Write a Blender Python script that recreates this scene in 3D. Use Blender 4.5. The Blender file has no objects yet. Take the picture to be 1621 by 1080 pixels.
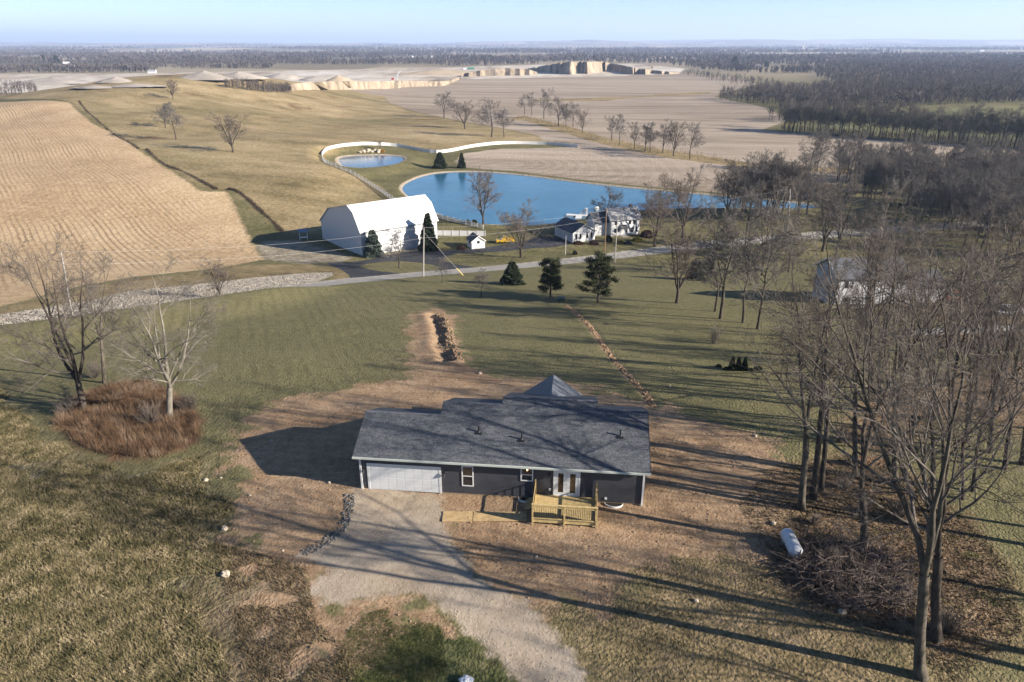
import bpy, math, random
import numpy as np
from mathutils import Vector
R = math.radians
scene = bpy.context.scene
col = scene.collection
rs = np.random.RandomState(7)
random.seed(7)

# ------------------------------------------------------------------ camera, sky, sun
FPX, PITCH, CAMZ = 1120.0, R(22.75), 29.0
cam = bpy.data.cameras.new('camera'); camo = bpy.data.objects.new('camera', cam); col.objects.link(camo)
camo.location = (0, 0, CAMZ); camo.rotation_euler = (R(90) - PITCH, 0, 0)
cam.sensor_width = 36.0; cam.lens = FPX / 1621.0 * 36.0
cam.clip_start = 0.5; cam.clip_end = 60000
scene.camera = camo
SUN_EL, SUN_AZ = R(21.5), math.atan2(math.cos(R(19)), -math.sin(R(19)))   # azimuth clockwise from +Y
w = bpy.data.worlds.new('World'); scene.world = w; w.use_nodes = True
wn = w.node_tree.nodes; wl = w.node_tree.links
bg = wn['Background']; sky = wn.new('ShaderNodeTexSky'); sky.sky_type = 'NISHITA'
sky.sun_disc = False; sky.sun_elevation = SUN_EL; sky.sun_rotation = SUN_AZ
sky.air_density = 0.85; sky.dust_density = 0.0; sky.ozone_density = 4.0; sky.altitude = 200
wl.new(sky.outputs[0], bg.inputs[0]); bg.inputs[1].default_value = 0.05
sl = bpy.data.lights.new('sun', 'SUN'); sl.energy = 5.0; sl.angle = R(0.53); sl.color = (1.0, 0.89, 0.75)
so = bpy.data.objects.new('sun', sl); col.objects.link(so)
sd_ = Vector((math.sin(SUN_AZ) * math.cos(SUN_EL), math.cos(SUN_AZ) * math.cos(SUN_EL), math.sin(SUN_EL)))
so.rotation_euler = sd_.to_track_quat('Z', 'Y').to_euler(); so.location = (40, -20, 60)
vs = scene.view_settings; vs.view_transform = 'Standard'; vs.look = 'None'; vs.exposure = 1.78; vs.gamma = 1
scene.cycles.max_bounces = 5; scene.cycles.volume_bounces = 0; scene.cycles.transparent_max_bounces = 4
scene.cycles.volume_step_rate = 10

# ------------------------------------------------------------------ pixel rays and terrain
S = 49.0 / 29.0
def ray(px, py):
    a = (px - 810.5) / FPX; b = (540 - py) / FPX
    c, s = math.cos(PITCH), math.sin(PITCH)
    return np.array([a, c + b * s, -s + b * c])
def on_z(px, py, z):
    r = ray(px, py); t = (z - CAMZ) / r[2]; return np.array([0, 0, CAMZ]) + t * r
def on_y(px, py, y):
    r = ray(px, py); t = y / r[1]; return np.array([0, 0, CAMZ]) + t * r
def sst(a, b, x):
    t = np.clip((x - a) / (b - a), 0, 1); return t * t * (3 - 2 * t)
def softplus(x, k):
    return np.where(x / k > 30, x, k * np.log1p(np.exp(np.minimum(x / k, 30))))
def gauss(X, Y, cx, cy, sx, sy):
    return np.exp(-.5 * (((X - cx) / sx) ** 2 + ((Y - cy) / sy) ** 2))
# cheap smooth value noise in numpy
_lat = np.random.RandomState(3).rand(256, 256)
def vnoise(x, y, s):
    x = np.asarray(x) / s + 1000; y = np.asarray(y) / s + 1000
    xi = np.floor(x).astype(int); yi = np.floor(y).astype(int); fx = x - xi; fy = y - yi
    fx = fx * fx * (3 - 2 * fx); fy = fy * fy * (3 - 2 * fy)
    a = _lat[xi % 256, yi % 256]; b = _lat[(xi + 1) % 256, yi % 256]
    c = _lat[xi % 256, (yi + 1) % 256]; d = _lat[(xi + 1) % 256, (yi + 1) % 256]
    return (a * (1 - fx) + b * fx) * (1 - fy) + (c * (1 - fx) + d * fx) * fy - .5
def base_h(x, y):
    x = np.asarray(x, float); y = np.asarray(y, float)
    d = y + 0.02 * np.abs(x)
    h = -(softplus(d - 53, 4) - softplus(d - 168, 8)) * (20 / 115.0)
    X, Y = x / S, y / S
    hill = 13.6 * gauss(X, Y, -160, 372, 45, 88) + 3.0 * gauss(X, Y, -250, 330, 115, 90) + 3.6 * gauss(X, Y, -85, 190, 50, 48)
    hill = hill + sst(120, 200, Y) * sst(-30, -70, X) * sst(520, 380, Y) * (vnoise(X, Y, 34) * 1.7 + 0.42 * np.sin((X * .35 + Y) / 7.5))
    hill = hill * sst(95, 150, Y) * (1 - sst(-46, -24, X) * sst(222, 188, Y))
    h = h + S * hill
    h = h + 5.0 * gauss(X, Y, 260, 350, 90, 40)                      # rise of the green field
    far = sst(3500, 9000, y)
    h = h + far * (vnoise(x, y, 1700) * 40 + 10)
    h = h + sst(9000, 15000, y) * (55 + 60 * sst(-2500, 5000, x) + 60 * vnoise(x, y * .2, 1500) + 25 * vnoise(x, y, 500))
    # soft relief close by
    near = sst(150, 60, y)
    h = h + near * 0.10 * vnoise(x, y, 3.0) * sst(30, 20, np.abs(y - 44) + 0 * x) + near * 0.16 * vnoise(x, y, 9) * (1 - gauss(x, y, 0, 44, 16, 10))
    return h
LAKE_Z = -20.35
LAKE_PX = [(634,299),(646,288),(675,277),(711,272.5),(763,272.5),(820,276.5),(904,288),(1007,299),(1145,311),(1230,318),(1290,325),(1290,332),(1145,329),(997,333),(930,346),(852,358),(800,357),(763,355),(732,351),(685,336),(648,313)]
POND_PX = [(536,251),(545,248.5),(561,247),(607,246),(630,247.5),(641,251),(631,259),(607,264),(571,267),(545,264),(537,258)]
lake_w = np.array([on_z(*p, LAKE_Z)[:2] for p in LAKE_PX])
def g_base(px, py, f=base_h):
    r = ray(px, py); t = np.exp(np.linspace(math.log(18), math.log(40000), 6000))
    P = np.array([0, 0, CAMZ])[None] + t[:, None] * r[None]
    below = P[:, 2] < f(P[:, 0], P[:, 1])
    if not below.any(): return P[-1]
    i = int(np.argmax(below)); a, b = t[max(i - 1, 0)], t[i]
    for _ in range(18):
        m = .5 * (a + b); q = np.array([0, 0, CAMZ]) + m * r
        if q[2] < f(q[0], q[1]): b = m
        else: a = m
    q = np.array([0, 0, CAMZ]) + b * r; q[2] = f(q[0], q[1]); return q
POND_Z = float(g_base(590, 262)[2]) - 0.5
pond_w = np.array([on_z(*p, POND_Z)[:2] for p in POND_PX])
def smooth_poly(P, it=2):
    for _ in range(it):
        Q = np.roll(P, -1, 0); P = np.stack([.75 * P + .25 * Q, .25 * P + .75 * Q], 1).reshape(-1, 2)
    return P
lake_w = smooth_poly(lake_w); pond_w = smooth_poly(pond_w)
def sdist(poly, x, y, lim=80.0):
    """signed distance, positive inside"""
    x = np.asarray(x, float).ravel(); y = np.asarray(y, float).ravel()
    out = np.full(x.shape, -float(lim))
    mn = poly.min(0) - lim; mx = poly.max(0) + lim
    idx = np.where((x > mn[0]) & (x < mx[0]) & (y > mn[1]) & (y < mx[1]))[0]
    if len(idx) == 0: return out
    px, py = x[idx], y[idx]; d2 = np.full(px.shape, 1e18); ins = np.zeros(px.shape, bool)
    n = len(poly)
    for i in range(n):
        ax, ay = poly[i]; bx, by = poly[(i + 1) % n]; dx, dy = bx - ax, by - ay
        L = dx * dx + dy * dy + 1e-12
        t = np.clip(((px - ax) * dx + (py - ay) * dy) / L, 0, 1)
        d2 = np.minimum(d2, (px - ax - t * dx) ** 2 + (py - ay - t * dy) ** 2)
        if ay != by:
            c = ((ay > py) != (by > py)) & (px < (bx - ax) * (py - ay) / (by - ay) + ax); ins ^= c
    out[idx] = np.clip(np.sqrt(d2) * np.where(ins, 1, -1), -lim, lim)
    return out
def height(x, y):
    x = np.asarray(x, float); y = np.asarray(y, float); sh = x.shape
    h = base_h(x, y).ravel(); x = np.broadcast_to(x, sh).ravel(); y = np.broadcast_to(y, sh).ravel()
    for poly, z, m in ((lake_w, LAKE_Z, 22.), (pond_w, POND_Z, 14.)):
        s = sdist(poly, x, y, m)
        k = sst(-m, -1.5, s)
        h = h * (1 - k) + (z + 0.45) * k
        h = h - 1.6 * sst(-1.6, 3.0, s)
    return h.reshape(sh)
def G(px, py): return g_base(px, py, height) if 150 < py < 420 else g_base(px, py)
def gz(x, y): return float(height(np.array([x]), np.array([y]))[0])
def PW(pts): return np.array([g_base(*p)[:2] if len(p) == 2 else np.array(p[1:], float) for p in pts])

# ------------------------------------------------------------------ node helpers
ALB = 0.64     # every base colour below is scaled by this
class NT:
    def __init__(s, name):
        s.m = bpy.data.materials.new(name); s.m.use_nodes = True
        s.t = s.m.node_tree; s.b = s.t.nodes['Principled BSDF']; s.out = s.t.nodes['Material Output']
        s.pos = s.t.nodes.new('ShaderNodeNewGeometry').outputs['Position']; s.cache = {}
    def new(s, ty, **kw):
        n = s.t.nodes.new(ty)
        for k, v in kw.items(): setattr(n, k, v)
        return n
    def set(s, sock, v):
        if hasattr(v, 'is_output') or isinstance(v, bpy.types.NodeSocket): s.t.links.new(v, sock)
        else: sock.default_value = v
    def math(s, op, a, b=0.0, c=None, clamp=False):
        n = s.new('ShaderNodeMath', operation=op); n.use_clamp = clamp
        s.set(n.inputs[0], a); s.set(n.inputs[1], b)
        if c is not None: s.set(n.inputs[2], c)
        return n.outputs[0]
    def scale(s, vec, v):
        n = s.new('ShaderNodeVectorMath', operation='MULTIPLY'); s.set(n.inputs[0], vec); n.inputs[1].default_value = v; return n.outputs[0]
    def rot(s, vec, ang):
        n = s.new('ShaderNodeVectorRotate', rotation_type='Z_AXIS'); s.set(n.inputs[0], vec); n.inputs['Angle'].default_value = ang; return n.outputs[0]
    def dot(s, vec, v):
        n = s.new('ShaderNodeVectorMath', operation='DOT_PRODUCT'); s.set(n.inputs[0], vec); n.inputs[1].default_value = v; return n.outputs['Value']
    def noise(s, sc, detail=3, rough=.55, vec=None, dist=0):
        if vec is None:                      # reuse one texture for nearly equal scales: much faster
            sc = 1.45 ** round(math.log(sc, 1.45)); key = round(sc, 6)
            if key in s.cache: return s.cache[key]
            s.cache[key] = o = s._noise(sc, min(detail, 3), .6, None, 0); return o
        return s._noise(sc, min(detail, 3), rough, vec, dist)
    def _noise(s, sc, detail, rough, vec, dist):
        n = s.new('ShaderNodeTexNoise'); s.set(n.inputs['Vector'], vec if vec is not None else s.pos)
        n.inputs['Scale'].default_value = sc; n.inputs['Detail'].default_value = detail; n.inputs['Roughness'].default_value = rough
        n.inputs['Distortion'].default_value = dist
        return n.outputs['Fac']
    def vor(s, sc, vec=None, out='Distance', rand=1):
        n = s.new('ShaderNodeTexVoronoi'); s.set(n.inputs['Vector'], vec if vec is not None else s.pos); n.inputs['Scale'].default_value = sc
        n.inputs['Randomness'].default_value = rand
        return n.outputs[out]
    def ramp(s, f, cols, lo=.3, hi=.7):
        n = s.new('ShaderNodeValToRGB'); e = n.color_ramp.elements
        while len(e) < len(cols): e.new(.5)
        for i, c in enumerate(cols):
            e[i].position = lo + (hi - lo) * i / max(1, len(cols) - 1); e[i].color = (*c, 1) if len(c) == 3 else c
        s.set(n.inputs[0], f); return n.outputs[0]
    def mixc(s, f, a, b, mode='MIX'):
        n = s.new('ShaderNodeMix', data_type='RGBA', blend_type=mode)
        s.set(n.inputs['Factor'], f); s.set(n.inputs[6], a if not isinstance(a, tuple) else (*a[:3], 1)); s.set(n.inputs[7], b if not isinstance(b, tuple) else (*b[:3], 1))
        return n.outputs[2]
    def mixf(s, f, a, b):
        n = s.new('ShaderNodeMix', data_type='FLOAT'); s.set(n.inputs[0], f); s.set(n.inputs[2], a); s.set(n.inputs[3], b); return n.outputs[0]
    def attr(s, name):
        n = s.new('ShaderNodeAttribute', attribute_name=name); return n.outputs['Fac']
    def bump(s, h, strength=.5, dist=.05):
        n = s.new('ShaderNodeBump'); n.inputs['Strength'].default_value = strength; n.inputs['Distance'].default_value = dist
        s.set(n.inputs['Height'], h); s.t.links.new(n.outputs[0], s.b.inputs['Normal'])
    def fin(s, c, rough=.9, spec=.2, metal=0.):
        if isinstance(c, tuple): c = tuple(v * ALB for v in c[:3])
        else: c = s.mixc(1., c, (ALB, ALB, ALB), 'MULTIPLY')
        s.set(s.b.inputs['Base Color'], c if not isinstance(c, tuple) else (*c[:3], 1))
        s.set(s.b.inputs['Roughness'], rough); s.b.inputs['Specular IOR Level'].default_value = spec; s.b.inputs['Metallic'].default_value = metal
        return s.m
_mats = {}
def simple(name, c, rough=.7, spec=.3, metal=0., var=.15, sc=3., bump=0., bsc=20.):
    if name in _mats: return _mats[name]
    N = NT(name)
    f = N.noise(sc, 4, .6); dark = tuple(v * (1 - var) for v in c); lite = tuple(min(1, v * (1 + var)) for v in c)
    cc = N.ramp(f, [dark, lite])
    if bump: N.bump(N.noise(bsc, 3), bump, .02)
    _mats[name] = N.fin(cc, rough, spec, metal); return _mats[name]

# ------------------------------------------------------------------ tagging, meshes
def tag(o, label=None, cat=None, group=None, kind=None):
    if label: o['label'] = label
    if cat: o['category'] = cat
    if group: o['group'] = group
    if kind: o['kind'] = kind
    return o
def empty(name, loc, rz=0, label=None, cat=None, group=None):
    o = bpy.data.objects.new(name, None); o.empty_display_size = .3; col.objects.link(o)
    o.location = loc; o.rotation_euler = (0, 0, rz); return tag(o, label, cat, group)
def np_mesh(name, V, F, mat, parent=None, smooth=False, loc=None):
    """F: (n,3) or (n,4) int array or list of such arrays"""
    me = bpy.data.meshes.new(name)
    V = np.ascontiguousarray(V, dtype=np.float32)
    if not isinstance(F, list): F = [F]
    F = [np.asarray(f, dtype=np.int32) for f in F if len(f)]
    me.vertices.add(len(V)); me.vertices.foreach_set('co', V.ravel())
    loops = np.concatenate([f.ravel() for f in F]); tot = np.concatenate([np.full(len(f), f.shape[1], np.int32) for f in F])
    start = np.concatenate([[0], np.cumsum(tot)[:-1]]).astype(np.int32)
    me.loops.add(len(loops)); me.loops.foreach_set('vertex_index', loops)
    me.polygons.add(len(tot)); me.polygons.foreach_set('loop_start', start); me.polygons.foreach_set('loop_total', tot)
    if smooth: me.polygons.foreach_set('use_smooth', np.ones(len(tot), bool))
    me.update(calc_edges=True); me.validate()
    if mat: me.materials.append(mat)
    o = bpy.data.objects.new(name, me); col.objects.link(o); o.parent = parent
    if loc is not None: o.location = loc
    return o
class MB:
    def __init__(s): s.v = []; s.f = []
    def add(s, vs, fs):
        n = len(s.v); s.v += [tuple(map(float, v)) for v in vs]; s.f += [tuple(i + n for i in f) for f in fs]; return s
    def box(s, x0, y0, z0, x1, y1, z1):
        return s.add([(x0,y0,z0),(x1,y0,z0),(x1,y1,z0),(x0,y1,z0),(x0,y0,z1),(x1,y0,z1),(x1,y1,z1),(x0,y1,z1)],
                     [(0,3,2,1),(4,5,6,7),(0,1,5,4),(1,2,6,5),(2,3,7,6),(3,0,4,7)])
    def obox(s, p, q, wdt, hgt):
        """box beam from p to q (centre line) with width and height"""
        p = Vector(p); q = Vector(q); t = (q - p).normalized(); up = Vector((0,0,1)) if abs(t.z) < .95 else Vector((0,1,0))
        a = t.cross(up).normalized() * wdt / 2; b = a.cross(t).normalized() * hgt / 2
        c = [p-a-b, p+a-b, p+a+b, p-a+b, q-a-b, q+a-b, q+a+b, q-a+b]
        return s.add(c, [(0,1,2,3),(7,6,5,4),(0,4,5,1),(1,5,6,2),(2,6,7,3),(3,7,4,0)])
    def tube(s, pts, rad, n=8, cap=True):
        pts = [Vector(p) for p in pts]; rad = rad if hasattr(rad, '__len__') else [rad] * len(pts); base = len(s.v)
        for i, p in enumerate(pts):
            t = (pts[min(i+1, len(pts)-1)] - pts[max(i-1, 0)]).normalized(); up = Vector((0,0,1)) if abs(t.z) < .9 else Vector((1,0,0))
            a = t.cross(up).normalized(); b = a.cross(t)
            for k in range(n):
                q = p + (a * math.cos(2*math.pi*k/n) + b * math.sin(2*math.pi*k/n)) * rad[i]; s.v.append(tuple(q))
        for i in range(len(pts) - 1):
            for k in range(n):
                s.f.append((base+i*n+k, base+(i+1)*n+k, base+(i+1)*n+(k+1)%n, base+i*n+(k+1)%n))
        if cap:
            s.f.append(tuple(base + k for k in range(n))); s.f.append(tuple(base + (len(pts)-1)*n + n-1-k for k in range(n)))
        return s
    def prism(s, poly, z0, z1):
        n = len(poly); a = [(x, y, z0) for x, y in poly] + [(x, y, z1) for x, y in poly]
        return s.add(a, [tuple(range(n-1, -1, -1)), tuple(range(n, 2*n))] + [(i, (i+1)%n, n+(i+1)%n, n+i) for i in range(n)])
    def slab(s, quad, th):
        """sheet of 3+ points thickened downward along its normal"""
        q = [Vector(p) for p in quad]; nn = (q[1]-q[0]).cross(q[-1]-q[0]).normalized()
        if nn.z < 0: q = q[::-1]; nn = -nn
        n = len(q); a = q + [p - nn * th for p in q]
        return s.add(a, [tuple(range(n)), tuple(range(2*n-1, n-1, -1))] + [(i, n+i, n+(i+1)%n, (i+1)%n) for i in range(n)])
    def build(s, name, mat, parent=None, smooth=False, loc=None):
        me = bpy.data.meshes.new(name); me.from_pydata(s.v, [], s.f); me.update()
        if smooth: me.polygons.foreach_set('use_smooth', np.ones(len(me.polygons), bool))
        if mat: me.materials.append(mat)
        o = bpy.data.objects.new(name, me); col.objects.link(o); o.parent = parent
        if loc is not None: o.location = loc
        return o
def blob(mb, c, r, seed=0, n=8, m=5, rough=.25, zs=1.):
    rr = random.Random(seed); b = len(mb.v)
    mb.v.append((c[0], c[1], c[2] - r * zs))
    for j in range(1, m):
        th = math.pi * j / m - math.pi / 2
        for k in range(n):
            ph = 2 * math.pi * (k + .5 * (j % 2)) / n; q = r * (1 + rough * (rr.random() - .5) * 2)
            mb.v.append((c[0] + q * math.cos(th) * math.cos(ph), c[1] + q * math.cos(th) * math.sin(ph), c[2] + q * zs * math.sin(th)))
    mb.v.append((c[0], c[1], c[2] + r * zs)); top = len(mb.v) - 1
    for k in range(n):
        mb.f.append((b, b + 1 + (k + 1) % n, b + 1 + k)); mb.f.append((top, top - n + k, top - n + (k + 1) % n))
        for j in range(m - 2):
            a0 = b + 1 + j * n; mb.f.append((a0 + k, a0 + (k + 1) % n, a0 + n + (k + 1) % n, a0 + n + k))
    return mb
def copy_tree(o, parent=None):
    c = o.copy(); col.objects.link(c); c.parent = parent
    for ch in list(o.children): copy_tree(ch, c)
    return c

# ------------------------------------------------------------------ ground regions
REG = {}
def reg(name, pts, world=False): REG[name] = np.array(pts, float) if world else PW(pts)
reg('corn', [(-420,176),(-200,168),(0,162),(110,163),(125,178),(145,195),(181,211),(223,240),(272,271),(316,303),(358,304),(368,320),(384,356),(404,391),(420,410),(350,424),(285,431),(207,439),(130,452),(78,465),(0,486),(-200,520),(-700,560)])
reg('pasture', [(-700,170),(-200,163),(0,157),(111,160),(145,190),(181,209),(223,238),(272,268),(318,301),(372,302),(405,330),(447,366),(500,368),(560,345),(640,332),(625,316),(590,287),(540,266),(508,251),(514,238),(535,231),(590,228),(640,231),(680,240),(705,240),(740,232),(800,225),(870,227),(915,232),(852,216),(800,205),(700,187),(620,166),('w',-120,705),('w',-190,745),('w',-300,765),('w',-520,765),('w',-720,730),('w',-1000,700)])
reg('plowed', [('w',-262,800),(600,139),(720,126),(1000,119),(1065,116),(1160,122),(1200,133),(1130,153),(1210,170),(1250,190),(1205,206),(1400,222),(1700,240),(1700,262),(1400,262),(1330,290),(1300,310),(1230,314),(1145,306),(1007,294),(904,283),(820,272),(763,268),(735,265),(720,255),(735,243),(790,236),(915,233),(860,222),(852,215),(800,204),(700,186),(620,165),('w',-120,705),('w',-190,745)])
reg('hedge', [(795,190),(830,183),(900,200),(960,218),(1040,235),(1110,246),(1190,258),(1400,270),(1400,277),(1190,266),(1100,256),(1020,244),(950,228),(890,210),(830,191)])
reg('strip2', [(840,158),(1000,153),(1100,146),(1130,146),(1120,149),(1000,155),(960,160),(840,160)])
reg('green', [(1215,205),(1300,196),(1421,179),(1486,171),(1616,168),(1760,168),(1760,222),(1600,222),(1400,214),(1260,207)])
reg('quarry', [('w',-1400,790),(-200,118),(200,116.5),(460,112),(700,107),(840,103),(1000,101),(1090,109),(1070,117),(1000,120),(720,126),(600,139.5),('w',-258,800),('w',-450,800)])
road_c = [(-160,538),(0,523),(60,514),(150,503),(300,480),(420,462),(530,446),(600,440),(670,433),(760,426.5),(850,418),(960,406),(1080,391),(1180,381),(1290,372),(1400,365),(1600,350),(1750,342)]
def ribbon(ptsw, wdt):
    P = np.array(ptsw); T = np.gradient(P, axis=0); T /= np.linalg.norm(T, axis=1)[:, None]; Nn = np.stack([-T[:,1], T[:,0]], 1)
    return np.concatenate([P + Nn * wdt / 2, (P - Nn * wdt / 2)[::-1]])
def smooth_line(P, it=3):
    P = np.array(P)
    for _ in range(it):
        Q = np.stack([.75 * P[:-1] + .25 * P[1:], .25 * P[:-1] + .75 * P[1:]], 1).reshape(-1, P.shape[1]); P = np.concatenate([P[:1], Q, P[-1:]])
    return P
ROADL = smooth_line(PW(road_c), 2)
reg('road', ribbon(ROADL, 6.6), True)
reg('asphalt', [(515,416),(560,414.5),(585,411),(607,406),(640,398.5),(667,397),(700,397),(735,395),(772,391),(800,387),(830,381),(850,376),(880,374),(907,386),(880,391),(845,393),(800,398),(760,400),(725,401.5),(704,406.5),(703,412),(718,418),(760,424),(740,428),(690,432),(600,441),(556,443),(552,435),(540,427)])
reg('island', [(568,421),(585,417),(610,414.5),(640,414),(665,416),(688,420),(701,426),(670,431.5),(635,433),(605,430),(580,426)])
reg('riprap', [(-160,522),(0,499),(60,489),(153,473),(212,460),(300,452),(400,440),(480,433),(525,431.5),(528,436),(500,447),(440,455),(400,460),(300,474),(180,491),(110,502),(40,511),(0,515),(-160,534)])
reg('apron', [(-160,510),(0,489),(78,468),(130,455),(207,442),(285,434),(400,418),(520,420),(550,432),(560,443),(530,447),(520,432),(400,441),(212,461),(0,499)])
reg('tanpatch', [(420,382),(470,381),(520,395),(560,408),(540,414),(480,418),(420,410),(405,395)])
reg('barnapron', [(604,402),(650,391),(668,396),(640,400),(612,404)])
reg('dirt', [(378,700),(392,672),(420,650),(470,630),(540,618),(600,606),(650,602),(655,560),(650,520),(655,497),(690,488),(715,500),(718,540),(735,575),(760,596),(820,600),(880,600),(950,622),(1010,636),(1060,650),(1130,672),(1205,695),(1235,730),(1258,775),(1250,830),(1215,868),(1150,885),(1080,880),(1020,893),(975,925),(930,950),(880,962),(836,957),(763,926),(737,887),(706,843),(560,850),(483,947),(560,958),(640,945),(700,962),(690,985),(640,990),(600,1000),(560,1040),(500,1050),(450,1000),(405,930),(392,880),(374,830),(378,790),(398,760),(372,735)])
reg('gravel', [(578,772),(697,780),(697,800),(706,841),(737,885),(763,924),(800,940),(836,955),(878,1000),(911,1046),(930,1085),(975,1160),(870,1160),(817,1082),(799,1051),(737,997),(706,966),(672,943),(633,941),(580,950),(530,955),(483,945),(504,914),(524,898),(470,880),(509,862),(545,834),(555,800),(560,776)])
reg('rough', [(-600,560),(-200,600),(0,610),(70,680),(130,722),(220,742),(320,722),(372,800),(365,880),(375,960),(400,1090),(430,1300),(-900,1300),(-1200,700)])
reg('brown', [(392,880),(430,890),(485,885),(495,960),(560,1040),(500,1085),(430,1160),(390,1080),(368,1000),(362,930)])
reg('wedge', [(548,1000),(590,968),(640,955),(690,970),(740,1010),(800,1065),(860,1180),(540,1180),(530,1060)])
reg('leaf', [(1170,800),(1215,745),(1290,725),(1350,720),(1440,750),(1530,820),(1590,900),(1620,1000),(1500,1090),(1440,1010),(1350,985),(1260,950),(1225,905),(1175,870)])
reg('leaf2', [(1330,660),(1400,610),(1500,590),(1621,560),(1800,560),(1800,660),(1621,690),(1540,660),(1450,700),(1390,725),(1330,700)])
reg('wheat', [(905,855),(1000,800),(1150,830),(1250,900),(1450,1000),(1460,1100),(1500,1250),(960,1250),(930,1080),(880,1000),(850,955),(960,920)])
trench_c = [(895,483),(912,495),(930,512),(948,535),(963,560),(985,585),(1005,605),(1025,628),(1035,645)]
TRL = smooth_line(PW(trench_c), 2); reg('trench', ribbon(TRL, 0.55), True)
reg('brushfloor', [(85,670),(100,642),(160,612),(230,602),(290,632),(318,670),(310,700),(250,724),(180,726),(120,703)])
reg('bank', lake_w, True); REG['pondb'] = pond_w
reg('patio', [(1440,535),(1520,512),(1700,505),(1700,540),(1600,548),(1500,552)])
reg('redyard', [(1400,455),(1480,470),(1600,480),(1700,480),(1700,500),(1500,512),(1420,500)])

# ------------------------------------------------------------------ ground mesh (a fan-like grid over real ground)
ys = [13.0]
while ys[-1] < 30000:
    d = ys[-1]; ys.append(d + min(0.20 + 0.28 * (max(d - 25, 0) / 100) ** 1.45, 600))
ys = np.array(ys); us = np.linspace(-1.25, 1.25, 560)
YY, UU = np.meshgrid(ys, us, indexing='ij'); XX = UU * (YY + 22)
ny, nx = YY.shape
HH = height(XX, YY)
# little trench and spoil heaps as true relief
sdt = sdist(REG['trench'], XX, YY, 3).reshape(XX.shape); HH = HH - 0.12 * sst(-.3, .25, sdt)
hole = PW([(683,497),(690,505),(694,520),(697,535),(694,541),(700,553),(706,562),(707,572)])
hs = sdist(ribbon(smooth_line(hole, 2), .8), XX, YY, 5).reshape(XX.shape)
HH = HH - .75 * sst(-.8, .4, hs) * (.55 + 1.2 * vnoise(XX, YY, 2.2)) + .3 * sst(-2.6, -.7, hs) * sst(-.1, -.7, hs) * (.5 + vnoise(XX + 31, YY, 1.3))
dirt_s = sdist(REG['dirt'], XX, YY, 6).reshape(XX.shape)
HH = HH + sst(0, 2, dirt_s) * (.05 * vnoise(XX, YY, 1.4) + .02 * vnoise(XX, YY, .5)) * sst(90, 60, YY)
ro = sst(0, 3, sdist(REG['rough'], XX, YY, 6).reshape(XX.shape)); HH = HH + ro * (.12 * vnoise(XX, YY, .9) + .10 * vnoise(XX, YY, .45))
rsd = sdist(REG['road'], XX, YY, 20.).reshape(XX.shape); HH = HH - 0.12 * sst(-.5, .6, rsd)
rl = ROADL[np.argsort(ROADL[:, 0])]; south = YY < np.interp(XX, rl[:, 0], rl[:, 1])
HH = HH + south * 1.7 * sst(-17, -3.2, rsd) * sst(-.4, -3.0, rsd) * sst(-30, -42, XX) * sst(-85, -70, XX)
V = np.stack([XX, YY, HH], -1).reshape(-1, 3)
att = {}
for k in REG: att[k] = sdist(REG[k], V[:, 0], V[:, 1], 60.).astype(np.float32)
att['asphalt'] = np.minimum(att['asphalt'], -att['island'])
ii = np.arange(ny * nx).reshape(ny, nx)
F = np.stack([ii[:-1, :-1], ii[:-1, 1:], ii[1:, 1:], ii[1:, :-1]], -1).reshape(-1, 4)
cen = V[F].mean(1)
def fsd(k): return att[k][F].mean(1)
own = np.zeros(len(F), int)     # 0 = ground
names = ['ground', 'pasture', 'plowed_field', 'stubble_field', 'green_field', 'quarry_floor', 'road', 'driveway', 'gravel_drive', 'bare_earth_yard']
for i, k in ((1,'pasture'),(2,'plowed'),(3,'corn'),(4,'green'),(5,'quarry')): own[fsd(k) > 0] = i
own[(fsd('dirt') > 0)] = 9; own[fsd('gravel') > 0] = 8; own[fsd('asphalt') > 0] = 7; own[fsd('road') > 0] = 6

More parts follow.
